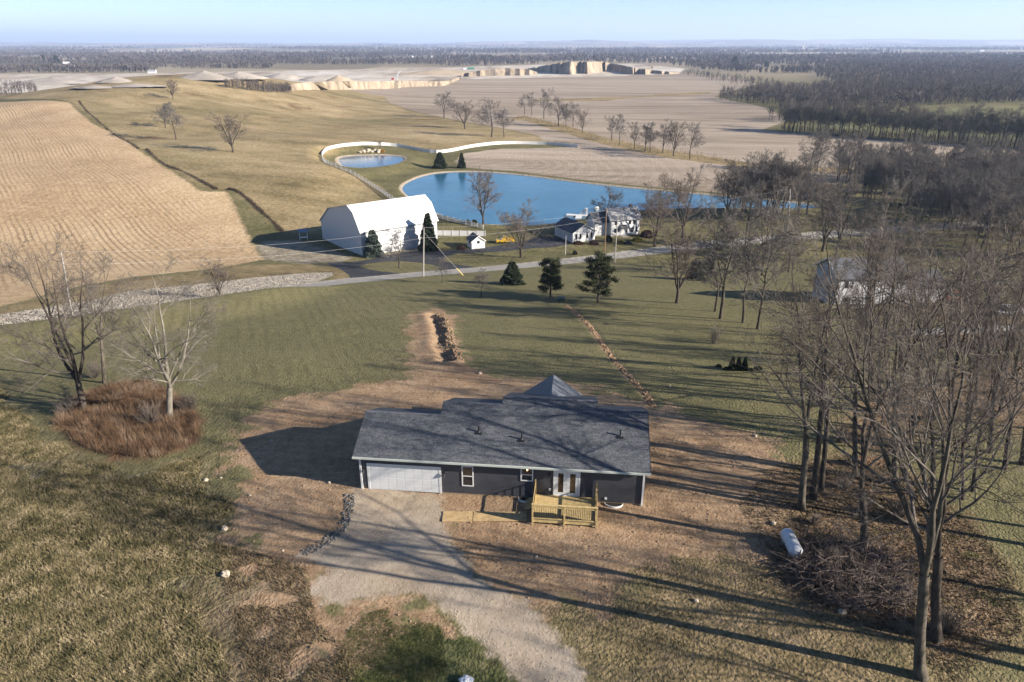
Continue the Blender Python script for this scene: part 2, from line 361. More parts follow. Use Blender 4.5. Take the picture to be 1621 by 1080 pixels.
def layer_fac(N, k, soft, amp, nsc, shift=0.):
    n = N.noise(nsc, 3, .6); e = N.math('MULTIPLY_ADD', n, amp, N.attr(k)); e = N.math('ADD', e, -amp * .5 + shift)
    return N.math('MULTIPLY_ADD', e, 1. / soft, .5, clamp=True)
def mott(N, cols, s1, s2, s3, wts=(.4, .35, .25), lo=.38, hi=.62, vec=None, d=3):
    a = N.noise(s1, d, .6, vec); b = N.noise(s2, 2, .6, vec); c = N.noise(s3, 2, .5, vec)
    f = N.math('MULTIPLY_ADD', a, wts[0], N.math('MULTIPLY_ADD', b, wts[1], N.math('MULTIPLY', c, wts[2])))
    return N.ramp(f, cols, lo, hi), f
def c_lawn(N, far):
    if far:
        c, h = mott(N, [(.095,.092,.038),(.155,.14,.064),(.23,.20,.10)], .12, .9, .02)
    else:
        c, h = mott(N, [(.05,.054,.022),(.115,.115,.05),(.165,.155,.075),(.25,.22,.12)], 5., 1.1, .16, (.5,.3,.2))
        big = N.noise(.035, 3, .6); c = N.mixc(N.math('MULTIPLY_ADD', big, 3.0, -1.25, clamp=True), c, N.mixc(.45, c, (.24,.20,.11)))
        bl = N.noise(14., 2, .6, N.scale(N.pos, (1., .5, 1.))); c = N.mixc(N.math('MULTIPLY_ADD', bl, 3.2, -1.45, clamp=True), c, N.mixc(.55, c, (.03,.035,.014)))
        h = N.math('ADD', h, N.math('MULTIPLY', bl, -.35))
    if not far:
        s = N.math('ADD', N.dot(N.pos, (.93, .36, 0.)), N.math('MULTIPLY', N.noise(.05, 2), 2.5)); st = N.math('SINE', N.math('MULTIPLY', s, 2 * math.pi / 1.7))
        sp = N.new('ShaderNodeSeparateXYZ'); N.set(sp.inputs[0], N.pos); g = N.math('MULTIPLY', N.math('MULTIPLY_ADD', sp.outputs[0], -.2, -.9, clamp=True), N.math('MULTIPLY', N.math('MULTIPLY_ADD', st, 1.2, -.1, clamp=True), N.math('MULTIPLY_ADD', N.noise(.24, 2), 4., -1.5, clamp=True)))
        c = N.mixc(N.math('MULTIPLY', g, .62), c, (.055, .055, .026)); c = N.mixc(.35, c, (.26,.23,.12))
    return c, h
def c_rough(N, far):
    v = N.scale(N.pos, (1., .62, 1.))
    c, h = mott(N, [(.045,.041,.021),(.135,.12,.062),(.23,.195,.11),(.39,.325,.205)], 3.2, .8, .12, (.45,.35,.2), .38, .64, v)
    br = N.noise(.09, 3, .6); c = N.mixc(N.math('MULTIPLY_ADD', br, 6., -3.0, clamp=True), c, N.mixc(.6, c, (.13,.085,.055))); g2 = N.noise(.16, 2); c = N.mixc(N.math('MULTIPLY_ADD', g2, 5., -2.6, clamp=True), c, N.mixc(.5, c, (.065,.085,.032)))
    return c, N.math('MULTIPLY', h, 2.)
def c_dirt(N, far):
    st = N.rot(N.pos, .12); v = N.scale(st, (.14, 2.0, 1.))
    c, h = mott(N, [(.24,.155,.092),(.37,.255,.16),(.50,.365,.24)], 1.4, 7., .15, (.35,.3,.35), .36, .64)
    s = N.noise(.9, 4, .6, v); c = N.mixc(N.math('MULTIPLY_ADD', s, 3.4, -1.5, clamp=True), c, N.mixc(.42, c, (.17,.11,.07)))
    g = N.noise(2.6, 5, .7); c = N.mixc(N.math('MULTIPLY_ADD', g, 7., -4.3, clamp=True), c, (.08,.065,.03))
    v2 = N.vor(5.); c = N.mixc(N.math('LESS_THAN', v2, .13), c, (.55,.45,.34))
    return c, N.math('ADD', h, N.math('MULTIPLY', s, .6))
def c_gravel(N, far):
    c, h = mott(N, [(.32,.255,.185),(.44,.36,.27),(.54,.455,.35)], 6., 1.2, .22, (.25,.3,.45), .36, .64)
    st = N.noise(1.1, 4, .6, N.scale(N.rot(N.pos, .35), (2.2, .3, 1.))); c = N.mixc(N.math('MULTIPLY_ADD', st, 3.5, -1.6, clamp=True), c, N.mixc(.4, c, (.20,.16,.12)))
    g = N.noise(.12, 2, .5); c = N.mixc(N.math('MULTIPLY_ADD', g, 4., -1.7, clamp=True), c, N.mixc(.3, c, (.44,.43,.41)))
    return c, h
def c_road(N, far):
    c, h = mott(N, [(.26,.25,.23),(.34,.325,.30),(.42,.40,.37)], 1.2, 7., .1); return c, h
def c_asphalt(N, far):
    c, h = mott(N, [(.035,.038,.045),(.055,.058,.065),(.085,.088,.095)], .5, 5., .08); return c, h
def c_wedge(N, far):
    c, h = mott(N, [(.035,.043,.016),(.08,.092,.035),(.125,.135,.056),(.19,.175,.09)], 4., 1.2, .3, (.5,.3,.2)); return c, N.math('MULTIPLY', h, 1.6)
def c_brown(N, far):
    c, h = mott(N, [(.08,.06,.04),(.19,.14,.095),(.30,.225,.155),(.42,.33,.23)], 5., 1.3, .2, (.5,.3,.2)); return c, N.math('MULTIPLY', h, 1.5)
def c_leaf(N, far):
    c, h = mott(N, [(.05,.035,.022),(.14,.095,.06),(.25,.17,.105),(.36,.27,.18)], 4.5, .9, .2, (.45,.35,.2))
    g = N.noise(.6, 3, .6); c = N.mixc(N.math('MULTIPLY_ADD', g, 6., -3.3, clamp=True), c, (.09,.09,.035))
    return c, h
def c_wheat(N, far):
    c, h = mott(N, [(.07,.058,.03),(.16,.128,.068),(.24,.185,.105),(.33,.25,.155)], 4.5, .8, .12, (.45,.3,.25)); return c, h
def c_riprap(N, far):
    v = N.vor(1.5, out='Color'); d = N.vor(1.5)
    c = N.mixc(.35, (.34,.32,.29), N.ramp(N.dot(v, (.4,.4,.3)), [(.1,.1,.1),(1,1,1)], .1, .9), 'MULTIPLY'); c = N.mixc(N.math('MULTIPLY_ADD', d, 2.5, -.9, clamp=True), c, (.10,.09,.08))
    return c, N.math('MULTIPLY', d, -1.5)
def c_brush(N, far):
    c, h = mott(N, [(.06,.035,.02),(.15,.09,.05),(.24,.15,.09)], 3., .8, .2); return c, h
def c_tan(N, far):
    c, h = mott(N, [(.20,.17,.12),(.30,.26,.19),(.42,.38,.30)], .8, .2, 3.); return c, h
def c_sand(N, far):
    c, h = mott(N, [(.36,.30,.23),(.48,.41,.32)], .8, 3., .2); return c, h
def c_pasture(N, far):
    v = N.scale(N.rot(N.pos, .3), (.5, 1., 1.))
    c, h = mott(N, [(.15,.12,.055),(.27,.21,.108),(.38,.295,.165),(.49,.39,.24)], .10, 1.1, .014, (.35,.3,.35), .38, .63, v, 4)
    r = N.noise(.022, 4, .7); c = N.mixc(N.math('MULTIPLY_ADD', r, 10., -6.3, clamp=True), c, (.16,.085,.045))
    g = N.noise(.007, 3, .6); c = N.mixc(N.math('MULTIPLY_ADD', g, 4., -1.9, clamp=True), c, N.mixc(.4, c, (.15,.15,.06)))
    return c, h
def c_corn(N, far):
    wv = N.noise(.011, 2, .5); wv2 = N.noise(.05, 2, .5)
    s = N.math('ADD', N.dot(N.pos, (.80, .60, 0.)), N.math('MULTIPLY_ADD', wv, 8., N.math('MULTIPLY', wv2, .8)))
    r1 = N.math('SINE', N.math('MULTIPLY', s, 2 * math.pi / 1.55)); r2 = N.math('SINE', N.math('MULTIPLY', s, 2 * math.pi / 9.2))
    c, h = mott(N, [(.37,.26,.15),(.54,.395,.235),(.65,.50,.32)], .45, 2.5, .035, (.3,.4,.3), .40, .60)
    gate = N.noise(.035, 3, .6, N.scale(N.pos, (1, 1, 1)))
    f = N.math('MULTIPLY', N.math('MULTIPLY_ADD', r1, .75, N.math('MULTIPLY_ADD', r2, .18, .05), clamp=True), N.math('MULTIPLY_ADD', gate, 3., -.75, clamp=True))
    edge = N.math('MULTIPLY_ADD', N.attr('corn'), 1/14., -.3, clamp=True)
    f = N.math('MULTIPLY', f, edge)
    c = N.mixc(N.math('MULTIPLY', f, .66), c, (.19,.12,.065)); return c, N.math('MULTIPLY_ADD', f, -1., h)
def c_plowed(N, far):
    v = N.scale(N.rot(N.pos, .12), (.12, 1., 1.))
    c, h = mott(N, [(.25,.195,.145),(.34,.28,.215),(.41,.34,.27),(.49,.42,.34)], .09, .02, .5, (.4,.35,.25), .40, .62, v, 4)
    # curved drilling lines round the field by the pond
    n = N.new('ShaderNodeVectorMath', operation='DISTANCE'); N.set(n.inputs[0], N.pos); q = g_base(800, 262); n.inputs[1].default_value = tuple(q)
    rr = N.math('SINE', N.math('MULTIPLY', N.math('MULTIPLY_ADD', N.noise(.02, 2), 25., n.outputs['Value']), 2 * math.pi / 6.5))
    near = N.math('MULTIPLY_ADD', n.outputs['Value'], -1/40., 3.2, clamp=True)
    st = N.math('MULTIPLY', N.math('MULTIPLY_ADD', rr, 1.6, .2, clamp=True), near); c = N.mixc(N.math('MULTIPLY', st, .16), c, (.58,.51,.44))
    dk = N.noise(.012, 3, .6, N.scale(N.rot(N.pos, .1), (.22, 1., 1.))); c = N.mixc(N.math('MULTIPLY_ADD', dk, 9., -5.1, clamp=True), c, N.mixc(.5, c, (.17,.125,.10)))
    return c, h
def c_hedge(N, far):
    c, h = mott(N, [(.15,.12,.06),(.30,.23,.12),(.42,.32,.17)], .15, 1., .04); return c, h
def c_green(N, far):
    c, h = mott(N, [(.10,.105,.045),(.16,.16,.07),(.23,.22,.10)], .02, .2, .004); return c, h
def c_quarry(N, far):
    v = N.scale(N.pos, (1., .5, 1.)); c, h = mott(N, [(.22,.18,.14),(.46,.39,.31),(.62,.56,.48),(.72,.68,.62)], .012, .05, .004, (.4,.3,.3), .38, .6, v); return c, h
def c_far(N, far):
    vc = N.vor(.0016, N.scale(N.pos, (1., .6, 1.)), 'Color'); n = N.new('ShaderNodeSeparateColor'); N.set(n.inputs[0], vc)
    c = N.ramp(n.outputs[0], [(.14,.125,.08),(.42,.34,.24),(.18,.17,.10),(.54,.45,.33),(.24,.20,.13)], .1, .9)
    m = N.noise(.004, 4, .6); c = N.mixc(N.math('MULTIPLY_ADD', m, 5., -3.0, clamp=True), c, (.12,.105,.09)); return c, m
L_near = [('pasture',c_pasture,4.,5.,.2,0.),('corn',c_corn,1.2,3.,.4,0.),('apron',c_pasture,2.,3.,.3,0.),('rough',c_rough,5.,8.,.25,0.),('wheat',c_wheat,5.,6.,.25,0.),('leaf',c_leaf,2.5,5.,.35,0.),
          ('leaf2',c_leaf,2.5,5.,.35,0.),('redyard',c_leaf,2.,3.,.3,0.),('patio',c_leaf,1.,1.,.3,0.),('wedge',c_wedge,2.2,7.,.5,0.),('brown',c_brown,3.,8.,.45,0.),('dirt',c_dirt,1.1,9.,.42,.3),('trench',c_dirt,.3,1.2,1.2,.15),('gravel',c_gravel,.5,1.8,1.0,0.),
          ('brushfloor',c_brush,.8,1.5,.6,.2),('tanpatch',c_tan,2.,4.,.3,0.),('riprap',c_riprap,.3,.8,.8,0.),('asphalt',c_asphalt,.25,.2,.5,0.),('road',c_road,.25,.5,.6,0.)]
L_far = [('pasture',c_pasture,4.,6.,.12,0.),('corn',c_corn,1.5,3.,.3,0.),('plowed',c_plowed,2.,3.,.15,0.),('hedge',c_hedge,2.,6.,.2,0.),('strip2',c_hedge,2.,8.,.1,0.),('green',c_green,3.,8.,.1,0.),
         ('quarry',c_quarry,4.,12.,.03,0.),('bank',c_sand,.6,.9,.5,1.2),('pondb',c_sand,.6,.9,.5,1.7),('tanpatch',c_tan,2.,4.,.3,0.),('barnapron',c_tan,.4,.6,.6,0.),('asphalt',c_asphalt,.3,.3,.4,0.),('road',c_road,.4,.6,.5,0.)]
def ground_mat(name, layers, far):
    N = NT(name); c, h = c_lawn(N, far)
    if far == 2:
        fc, fh = c_far(N, far); sp = N.new('ShaderNodeSeparateXYZ'); N.set(sp.inputs[0], N.pos)
        f = N.math('MULTIPLY_ADD', sp.outputs[1], 1/400., -2.4, clamp=True); c = N.mixc(f, c, fc)
    for k, fn, soft, amp, nsc, sh in layers:
        f = layer_fac(N, k, soft, amp, nsc, sh); cc, hh = fn(N, far); c = N.mixc(f, c, cc)
    if not far:
        b = N._noise(5.0, 2, .65, N.pos, 0); b2 = N._noise(1.3, 1, .5, N.pos, 0)
        N.bump(N.math('MULTIPLY', N.math('ADD', N.math('MULTIPLY_ADD', b2, .6, b), -.8), N.attr('rug')), 1., .22)
    else:
        N.bump(N._noise(.7, 1, .6, N.pos, 0), .5, .5)
    return N.fin(c, .95, .1)
SPLIT = 158.0
att['rug'] = (1.0 + 1.1 * sst(0, 3, att['rough']) - .62 * sst(-.5, .5, att['dirt']) - .26 * sst(-.3, .3, att['gravel']) + .3 * sst(-1, 1, att['leaf'])).astype(np.float32)
_g = sst(-1.5, 1.0, att['gravel']); att['rug'] = (att['rug'] * .75 * (1 - _g) + .10 * _g).astype(np.float32)
att['rug'] *= (1 - .85 * sst(-.3, .3, np.maximum(att['road'], att['asphalt']))).astype(np.float32)
for i, nm in enumerate(names):
    zones = []
    for far in (0, 1, 2):
        yc = cen[:, 1]; zm = (yc <= SPLIT) if far == 0 else ((yc > SPLIT) & (yc <= 900) if far == 1 else yc > 900)
        m = (own == i) & zm
        if not m.any(): continue
        vid = np.unique(F[m]); L = [l for l in (L_far if far else L_near) if att[l[0]][vid].max() > -(l[3] * .5 + l[2]) - 1]
        zones.append((m, ground_mat('%s soil %d' % (nm, far), L, far)))
    if not zones: continue
    sel = F[own == i]; uq, inv = np.unique(sel, return_inverse=True); inv = inv.reshape(-1, 4)
    o = np_mesh(nm, V[uq], inv, None, smooth=True); tag(o, kind='structure'); me = o.data
    mi = np.zeros(len(sel), np.int32)
    for q, (m, mt) in enumerate(zones): me.materials.append(mt); mi[m[own == i]] = q
    me.polygons.foreach_set('material_index', mi)
    for k in att:
        if k == 'island': continue
        a = me.attributes.new(k, 'FLOAT', 'POINT'); a.data.foreach_set('value', att[k][uq])
del YY, UU
# ------------------------------------------------------------------ water
def water(name, poly, z, rough, colr):
    N = NT(name + ' surface')
    a = N.noise(.9, 3, .6, N.scale(N.pos, (.5, 1., 1.))); b = N.noise(.12, 2, .5)
    N.bump(N.math('MULTIPLY_ADD', b, 1.5, a), .22, .25)
    c = N.ramp(b, [colr, tuple(v * 1.25 for v in colr)])
    m = N.fin(c, rough, .5); N.set(N.b.inputs['Roughness'], N.math('MULTIPLY_ADD', N._noise(.03, 3, .6, N.scale(N.pos, (.5, 1., 1.)), 0), .5, rough - .22, clamp=True)); cpoly = poly.mean(0); P = cpoly + (poly - cpoly) * (1 + 1.5 / np.linalg.norm(poly - cpoly, axis=1))[:, None]
    mb = MB(); mb.add([(x, y, z) for x, y in P], [tuple(range(len(P)))]); o = mb.build(name, m); o.data.update()
    if o.data.polygons[0].normal.z < 0: o.data.flip_normals()
    return tag(o, kind='structure')
water('lake_water', lake_w, LAKE_Z, .12, (.035,.14,.24))
water('pond_water', pond_w, POND_Z, .12, (.03,.11,.22))

# ================================================================== VEGETATION BUILDERS
def nrm(v): return v / (np.linalg.norm(v, axis=-1, keepdims=True) + 1e-9)
def grow(P0, D, L, k, wob, up, rg):
    n = len(P0); pts = [P0]; d = D.copy(); p = P0.copy()
    for i in range(k):
        d = nrm(d + rg.normal(0, wob, (n, 3)) + np.array([0, 0, up]))
        p = p + d * (L / k)[:, None]; pts.append(p)
    return np.stack(pts, 1)
def taper(R0, k, tip, pw=1.): 
    t = np.linspace(0, 1, k + 1)[None, :] ** pw; return R0[:, None] * (1 - (1 - tip) * t)
def spawn(P, Rd, L, c, t0, t1, amin, amax, lf, rf, rg, shrink=.5):
    n, k1, _ = P.shape; t = t0 + (t1 - t0) * (np.arange(c)[None, :] + rg.rand(n, c)) / c
    f = t * (k1 - 1); i = np.minimum(f.astype(int), k1 - 2); fr = (f - i)[..., None]; ar = np.arange(n)[:, None]
    pos = P[ar, i] * (1 - fr) + P[ar, i + 1] * fr; T = nrm(P[ar, i + 1] - P[ar, i])
    rad = Rd[ar, i] * (1 - fr[..., 0]) + Rd[ar, i + 1] * fr[..., 0]
    q = nrm(np.cross(T, rg.normal(size=T.shape))); a = np.radians(amin + (amax - amin) * rg.rand(n, c))[..., None]
    D = nrm(T * np.cos(a) + q * np.sin(a)); LL = L[:, None] * lf * (1 - shrink * (t - t0) / max(1e-6, 1 - t0)) * (.7 + .6 * rg.rand(n, c))
    return pos.reshape(-1, 3), D.reshape(-1, 3), LL.ravel(), (rad * rf).ravel()
def tubes(P, Rd, s):
    n, k1, _ = P.shape; T = nrm(np.gradient(P, axis=1)); ref = np.where(np.abs(T[..., 2:3]) > .9, np.array([1., 0, 0]), np.array([0, 0, 1.]))
    a = nrm(np.cross(T, ref)); b = np.cross(T, a); th = np.arange(s) * 2 * np.pi / s
    Vv = P[:, :, None] + (a[:, :, None] * np.cos(th)[None, None, :, None] + b[:, :, None] * np.sin(th)[None, None, :, None]) * Rd[:, :, None, None]
    ix = np.arange(n * k1 * s).reshape(n, k1, s); nx_ = np.roll(ix, -1, 2)
    Ff = np.stack([ix[:, :-1], nx_[:, :-1], nx_[:, 1:], ix[:, 1:]], -1).reshape(-1, 4)
    return Vv.reshape(-1, 3), Ff
def join(parts):
    V_, F_, n = [], [], 0
    for v, f in parts: V_.append(v); F_.append(f + n); n += len(v)
    return np.concatenate(V_), np.concatenate(F_)
def tree_data(seed, H, r0, fork=.4, stems=1, sang=(0, 0), limbs=10, sub=(6, 6, 4), lt0=.1, lang=(28, 55), up=.10, wob=.09, twr=.010, lean=(0, 0), llen=.42, tips=.3):
    rg = np.random.RandomState(seed)
    P0 = np.array([[0, 0, -.25]]); D0 = nrm(np.array([[lean[0], lean[1], 1.]])); hf = H * fork
    T = grow(P0, D0, np.array([hf + .25]), 6, .035, .02, rg); rt = taper(np.array([r0]), 6, .78 if stems == 1 else .85)
    rt[0, 0] *= 1.45; rt[0, 1] *= 1.08
    top = T[0, -1]; d = nrm(T[0, -1] - T[0, -2])
    n = stems; ph = rg.rand() * 6.28 + np.arange(n) * 6.283 / n + rg.normal(0, .3, n); an = np.radians(rg.uniform(sang[0], sang[1], n))
    D1 = nrm(np.stack([np.sin(an) * np.cos(ph) + d[0], np.sin(an) * np.sin(ph) + d[1], np.cos(an) + d[2] - .3], -1))
    L1 = (H - hf) * rg.uniform(.85, 1.05, n); ST = grow(np.repeat(top[None], n, 0), D1, L1, 9, .085, .08, rg)
    rs1 = np.full(n, rt[0, -1] * (1. if n == 1 else .74)) * rg.uniform(.85, 1.05, n); RS = taper(rs1, 9, .10, .9)
    tr = [tubes(T, rt, 9), tubes(ST, RS, 7)]
    c = max(2, int(round(limbs / n))); P, D, L, Rr = spawn(ST, RS, L1 * llen / .6, c, lt0, .97, lang[0], lang[1], .62, .62, rg)
    A = grow(P, D, L, 6, wob, up, rg); RA = taper(np.maximum(Rr, twr * 2), 6, .18)
    P, D, L2, Rr = spawn(A, RA, L, sub[0], .18, .98, 28, 60, .52, .6, rg); B = grow(P, D, L2, 4, wob * 1.3, up * .7, rg); RB = taper(np.maximum(Rr, twr * 1.4), 4, .3)
    P, D, L3, Rr = spawn(B, RB, L2, sub[1], .15, .98, 25, 60, .55, .6, rg); C_ = grow(P, D, L3, 3, wob * 1.4, up * .6, rg); RC = taper(np.maximum(Rr, twr), 3, tips)
    P, D, L4, Rr = spawn(C_, RC, L3, sub[2], .15, .98, 22, 60, .6, .7, rg); E_ = grow(P, D, L4, 2, wob * 1.5, up * .4, rg); RE = taper(np.maximum(Rr, twr * .8), 2, tips)
    return join(tr), join([tubes(A, RA, 5), tubes(B, RB, 4), tubes(C_, RC, 3), tubes(E_, RE, 3)])
def bark(name, dark, lite, sc=6.):
    N = NT(name); f = N.noise(sc, 3, .7, N.scale(N.pos, (1., 1., .25))); f2 = N._noise(1.1, 2, .5, N.pos, 0)
    c = N.ramp(N.math('MULTIPLY_ADD', f2, .4, N.math('MULTIPLY', f, .6)), [dark, lite], .35, .65); N.bump(f, .6, .04); return N.fin(c, .95, .1)
M_bark = bark('grey brown bark', (.045, .04, .033), (.17, .148, .12))
M_barkd = bark('dark bark', (.035, .03, .026), (.12, .10, .085))
M_barkp = bark('pale bark', (.12, .11, .092), (.30, .275, .235))
M_twig = simple('twig bark', (.155, .135, .12), .95, .1, var=.45, sc=.8)
M_twigp = simple('pale twig bark', (.20, .18, .155), .95, .1, var=.35, sc=.8)
M_twigr = simple('russet twig bark', (.165, .138, .12), .95, .1, var=.35, sc=.8)
M_twigf = simple('far twig bark', (.155, .143, .135), .95, .1, var=.35, sc=.3)
M_needle = simple('dark needles', (.035, .05, .024), .8, .2, var=.5, sc=1.4)
M_needleb = simple('blue green needles', (.085, .115, .095), .8, .2, var=.4, sc=2.)
M_needlep = simple('pine needles', (.055, .065, .028), .8, .2, var=.5, sc=1.2)
def build_tree(name, data, mt, mc, loc=(0, 0, 0)):
    r = empty(name, loc); (tv, tf), (cv, cf) = data
    np_mesh('trunk', tv, tf, mt, r, smooth=True); np_mesh('crown', cv, cf, mc, r); return r
from mathutils import Matrix
def place(proto, used, x, y, rz, sc, label, cat, group=None, z=None, tilt=None, lean=0.):
    o = proto if id(proto) not in used else copy_tree(proto)
    used.add(id(proto)); o.location = (x, y, gz(x, y) if z is None else z); o.rotation_euler = (tilt[0] if tilt else 0, tilt[1] if tilt else 0, rz); o.scale = (sc, sc, sc) if not hasattr(sc, '__len__') else sc
    if lean: o.rotation_euler = (Matrix.Rotation(-lean, 3, 'Y') @ Matrix.Rotation(rz, 3, 'Z')).to_euler()
    for k in ('group',):
        if k in o: del o[k]
    return tag(o, label, cat, group)
used = set()

# --- tall trees of the yard and wood edge, right and left
BIG = [build_tree('bare_tree', tree_data(11, 20., .26, .30, 3, (14, 32), 17, (7, 6, 5), .04, (28, 60), .07, .13, .011, llen=.52), M_bark, M_twig),
       build_tree('bare_tree', tree_data(12, 19., .25, .26, 2, (8, 20), 16, (7, 6, 5), .06, (28, 60), .07, .13, .011, llen=.46), M_barkd, M_twig),
       build_tree('bare_tree', tree_data(13, 18., .25, .36, 1, (0, 4), 14, (7, 6, 5), .0, (30, 62), .08, .09, .011, llen=.42), M_barkd, M_twig),
       build_tree('bare_tree', tree_data(14, 17., .24, .32, 2, (8, 18), 14, (7, 6, 5), .05, (28, 58), .09, .09, .011, llen=.44), M_bark, M_twig),
       build_tree('bare_tree', tree_data(15, 14., .27, .20, 4, (20, 42), 20, (8, 7, 5), .08, (30, 62), .06, .11, .012, llen=.56), M_barkd, M_twig),
       build_tree('bare_tree', tree_data(16, 12.5, .27, .24, 4, (18, 46), 22, (8, 7, 5), .03, (35, 70), .04, .13, .011, llen=.56), M_barkp, M_twigp)]
# (px, py, height, proto, rz, label)
fg = [(1458,1072,21.5,0,2.2,'largest bare tree at the bottom right, thick mossy trunk forking into three limbs'),
      (1482,1012,20.5,1,.6,'tall bare tree standing just behind the big forked tree at bottom right'),
      (1367,884,19,1,3.4,'twin stemmed bare tree rising behind the brush pile'),
      (1269,806,17.5,3,1.3,'front tree of the three bare trunks right of the new house'),
      (1287,789,17,2,4.0,'second straight trunk of the trio beside the bare earth yard'),
      (1301,777,14.5,2,5.3,'thin rear tree of the trio beside the bare earth yard'),
      (1355,752,14,3,2.7,'leaning bare tree next to the small firewood stack'),
      (1416,766,18.5,0,4.4,'thick dark trunk at the wood edge behind the firewood stack'),
      (1476,838,13.5,2,.2,'thin crooked bare tree between the brush pile and green lawn'),
      (1523,790,10.5,2,1.8,'slender sapling trunk left of a matching one on the right lawn'),
      (1539,778,10.5,2,3.1,'slender sapling trunk right of a matching one on the right lawn'),
      (1478,664,17,0,5.5,'broad bare tree with long spreading limbs in front of the far right yard')]
for px, py, H, k, rz, lb in fg:
    q = G(px, py); h0 = (20, 19, 18, 17, 14, 12.5)[k]; place(BIG[k], used, q[0], q[1], rz, np.array([.92, .92, 1.05]) * H / h0, lb, 'tree', lean=.24 if px > 1455 and py > 1000 else (.18 if px > 1350 else .14))
wood = [(1352,640),(1372,572),(1392,648),(1424,640),(1450,622),(1500,612),(1544,640),(1584,652),(1604,600),(1500,690),(1566,716),(1618,735),(1442,712),(1530,700),(1590,742),(1380,604),(1640,680),(1660,610),(1560,585),(1425,575),(1516,566),(1600,556)]
ordi = ['first','second','third','fourth','fifth','sixth','seventh','eighth','ninth','tenth','eleventh','twelfth','thirteenth','fourteenth','fifteenth','sixteenth','seventeenth','eighteenth','nineteenth','twentieth','twenty-first','twenty-second','twenty-third','twenty-fourth']
for i, (px, py) in enumerate(wood):
    q = G(px, py); k = (3, 2, 3, 3, 1, 2, 3, 2, 3, 2)[i % 10]; h0 = (20, 19, 18, 17, 14, 12.5)[k]
    place(BIG[k], used, q[0], q[1], 1.7 * i, np.array([.86, .86, 1.]) * rs.uniform(12.5, 17) / h0, 'bare tree in the tangled grove between the right lawn and the white house', 'tree', 'bare trees of the grove at right', lean=.15)
off = [(33,24,18),(41,33,18),(46,21,19),(34,14,18),(48,42,16),(27,13,17),(37,29,14),(44,27,15),(30,20,13),(39,36,13)]
for i, (x, y, H) in enumerate(off):
    k = (1, 0, 3, 2)[i % 4]; h0 = (20, 19, 18, 17)[k]
    place(BIG[k], used, x, y, 2.1 * i + .7, H / h0, 'bare tree of the wood edge whose shadow falls across the driveway', 'tree', 'bare trees along the right edge of the lot')
# --- the left clump
for px, py, H, k, rz, lb in [(133,650,14.5,4,.5,'dark forked bare tree at the left edge of the brown thicket'), (268,660,12.5,5,1.4,'pale barked bare tree at the right side of the brown thicket'), (166,606,13,3,2.5,'slender bare tree behind the brown thicket')]:
    q = G(px, py); h0 = (20, 19, 18, 17, 14, 12.5)[k]; place(BIG[k], used, q[0], q[1], rz, H / h0, lb, 'tree', lean=-.11)

# --- middle distance trees (smaller meshes)
MIDT = [build_tree('bare_tree', tree_data(21, 14., .26, .22, 3, (14, 34), 20, (8, 6, 4), .02, (35, 68), .05, .10, .026, llen=.58), M_barkd, M_twigf),
        build_tree('bare_tree', tree_data(22, 14., .24, .26, 2, (10, 26), 20, (8, 6, 4), .02, (38, 70), .05, .10, .026, llen=.54), M_barkd, M_twigf),
        build_tree('bare_tree', tree_data(23, 14., .20, .28, 1, (0, 5), 19, (8, 6, 4), .0, (38, 68), .06, .09, .026, llen=.50), M_barkd, M_twigf),
        build_tree('bare_tree', tree_data(24, 14., .28, .16, 5, (16, 44), 25, (7, 6, 4), .05, (32, 64), .06, .10, .026, llen=.55), M_barkd, M_twigr)]
mid = [(1071,480,1352,4,1.0,'vase shaped bare tree alone on the lawn left of the dark pines row end'),
       (1132,493,1370,3,.4,'thinner rear tree of the close pair on the lawn'),
       (1140,505,1330,1,2.2,'forked front tree of the close pair on the lawn'),
       (1176,511,1345,2,3.3,'slim straight bare tree between the pair and the lawn corner'),
       (1199,521,1345,2,5.2,'nearest bare tree of the lawn row left of the white right house'),
       (1206,436,1330,0,1.2,'stout dark bare tree beyond the lawn near the road bend'),
       (1248,431,1330,3,2.9,'bare tree beside the faint footpath past the road bend'),
       (1302,398,1290,4,.9,'bare tree left of another behind the right white house'),
       (1322,414,1290,0,3.6,'bare tree with fanned limbs just behind the right white house'),
       (1081,377,1272,4,4.1,'dense rounded bare tree by the lake right of the white farmhouse'),
       (1036,390,1300,4,5.0,'dark bare tree on the corner lawn right of the white farmhouse'),
       (1045,360,1300,4,.6,'low spreading bare tree at the lake edge behind the white farmhouse'),
       (765,357,1272,4,2.0,'large round bare tree on the shore left of the farmhouse'),
       (1395,420,1290,3,.6,'bare tree rising over the right end of the white house roof'),
       (1180,395,1300,3,4.4,'bare tree at the far side of the road before the lake end')]
for px, py, H, k, rz, lb in mid:
    q = G(px, py); H = float(on_y(px, H - 1000, q[1])[2] - q[2]) * .97; s_ = H / 14.; w_ = s_ * (1.12 if k == 4 else .88); place(MIDT[(0, 1, 2, 1, 3, 0)[k]], used, q[0], q[1], rz, (w_, w_, s_), lb, 'tree', lean=.03)
def H_top(px, py, ty):
    q = G(px, py); return float(on_y(px, ty, q[1])[2] - q[2])
def mid_place(px, py, H, k, lb, grp=None, sxy=1.12):
    q = G(px, py)
    if H > 100: H = H_top(px, py, H - 1000)
    s = H / 14.; place(MIDT[k], used, q[0], q[1], rs.rand() * 6.3, (s * sxy, s * sxy, s), lb, 'tree', grp)
hrow = [(830,181,1152),(842,183,1150),(861,188,1144),(884,200,1158),(896,200,1168),(907,201,1166),(922,210,1176),(968,222,1186),(980,231,1186),(1004,236,1196),(1021,240,1200),(1029,241,1198),(1049,242,1199),(1066,247,1194),(1092,252,1199)]
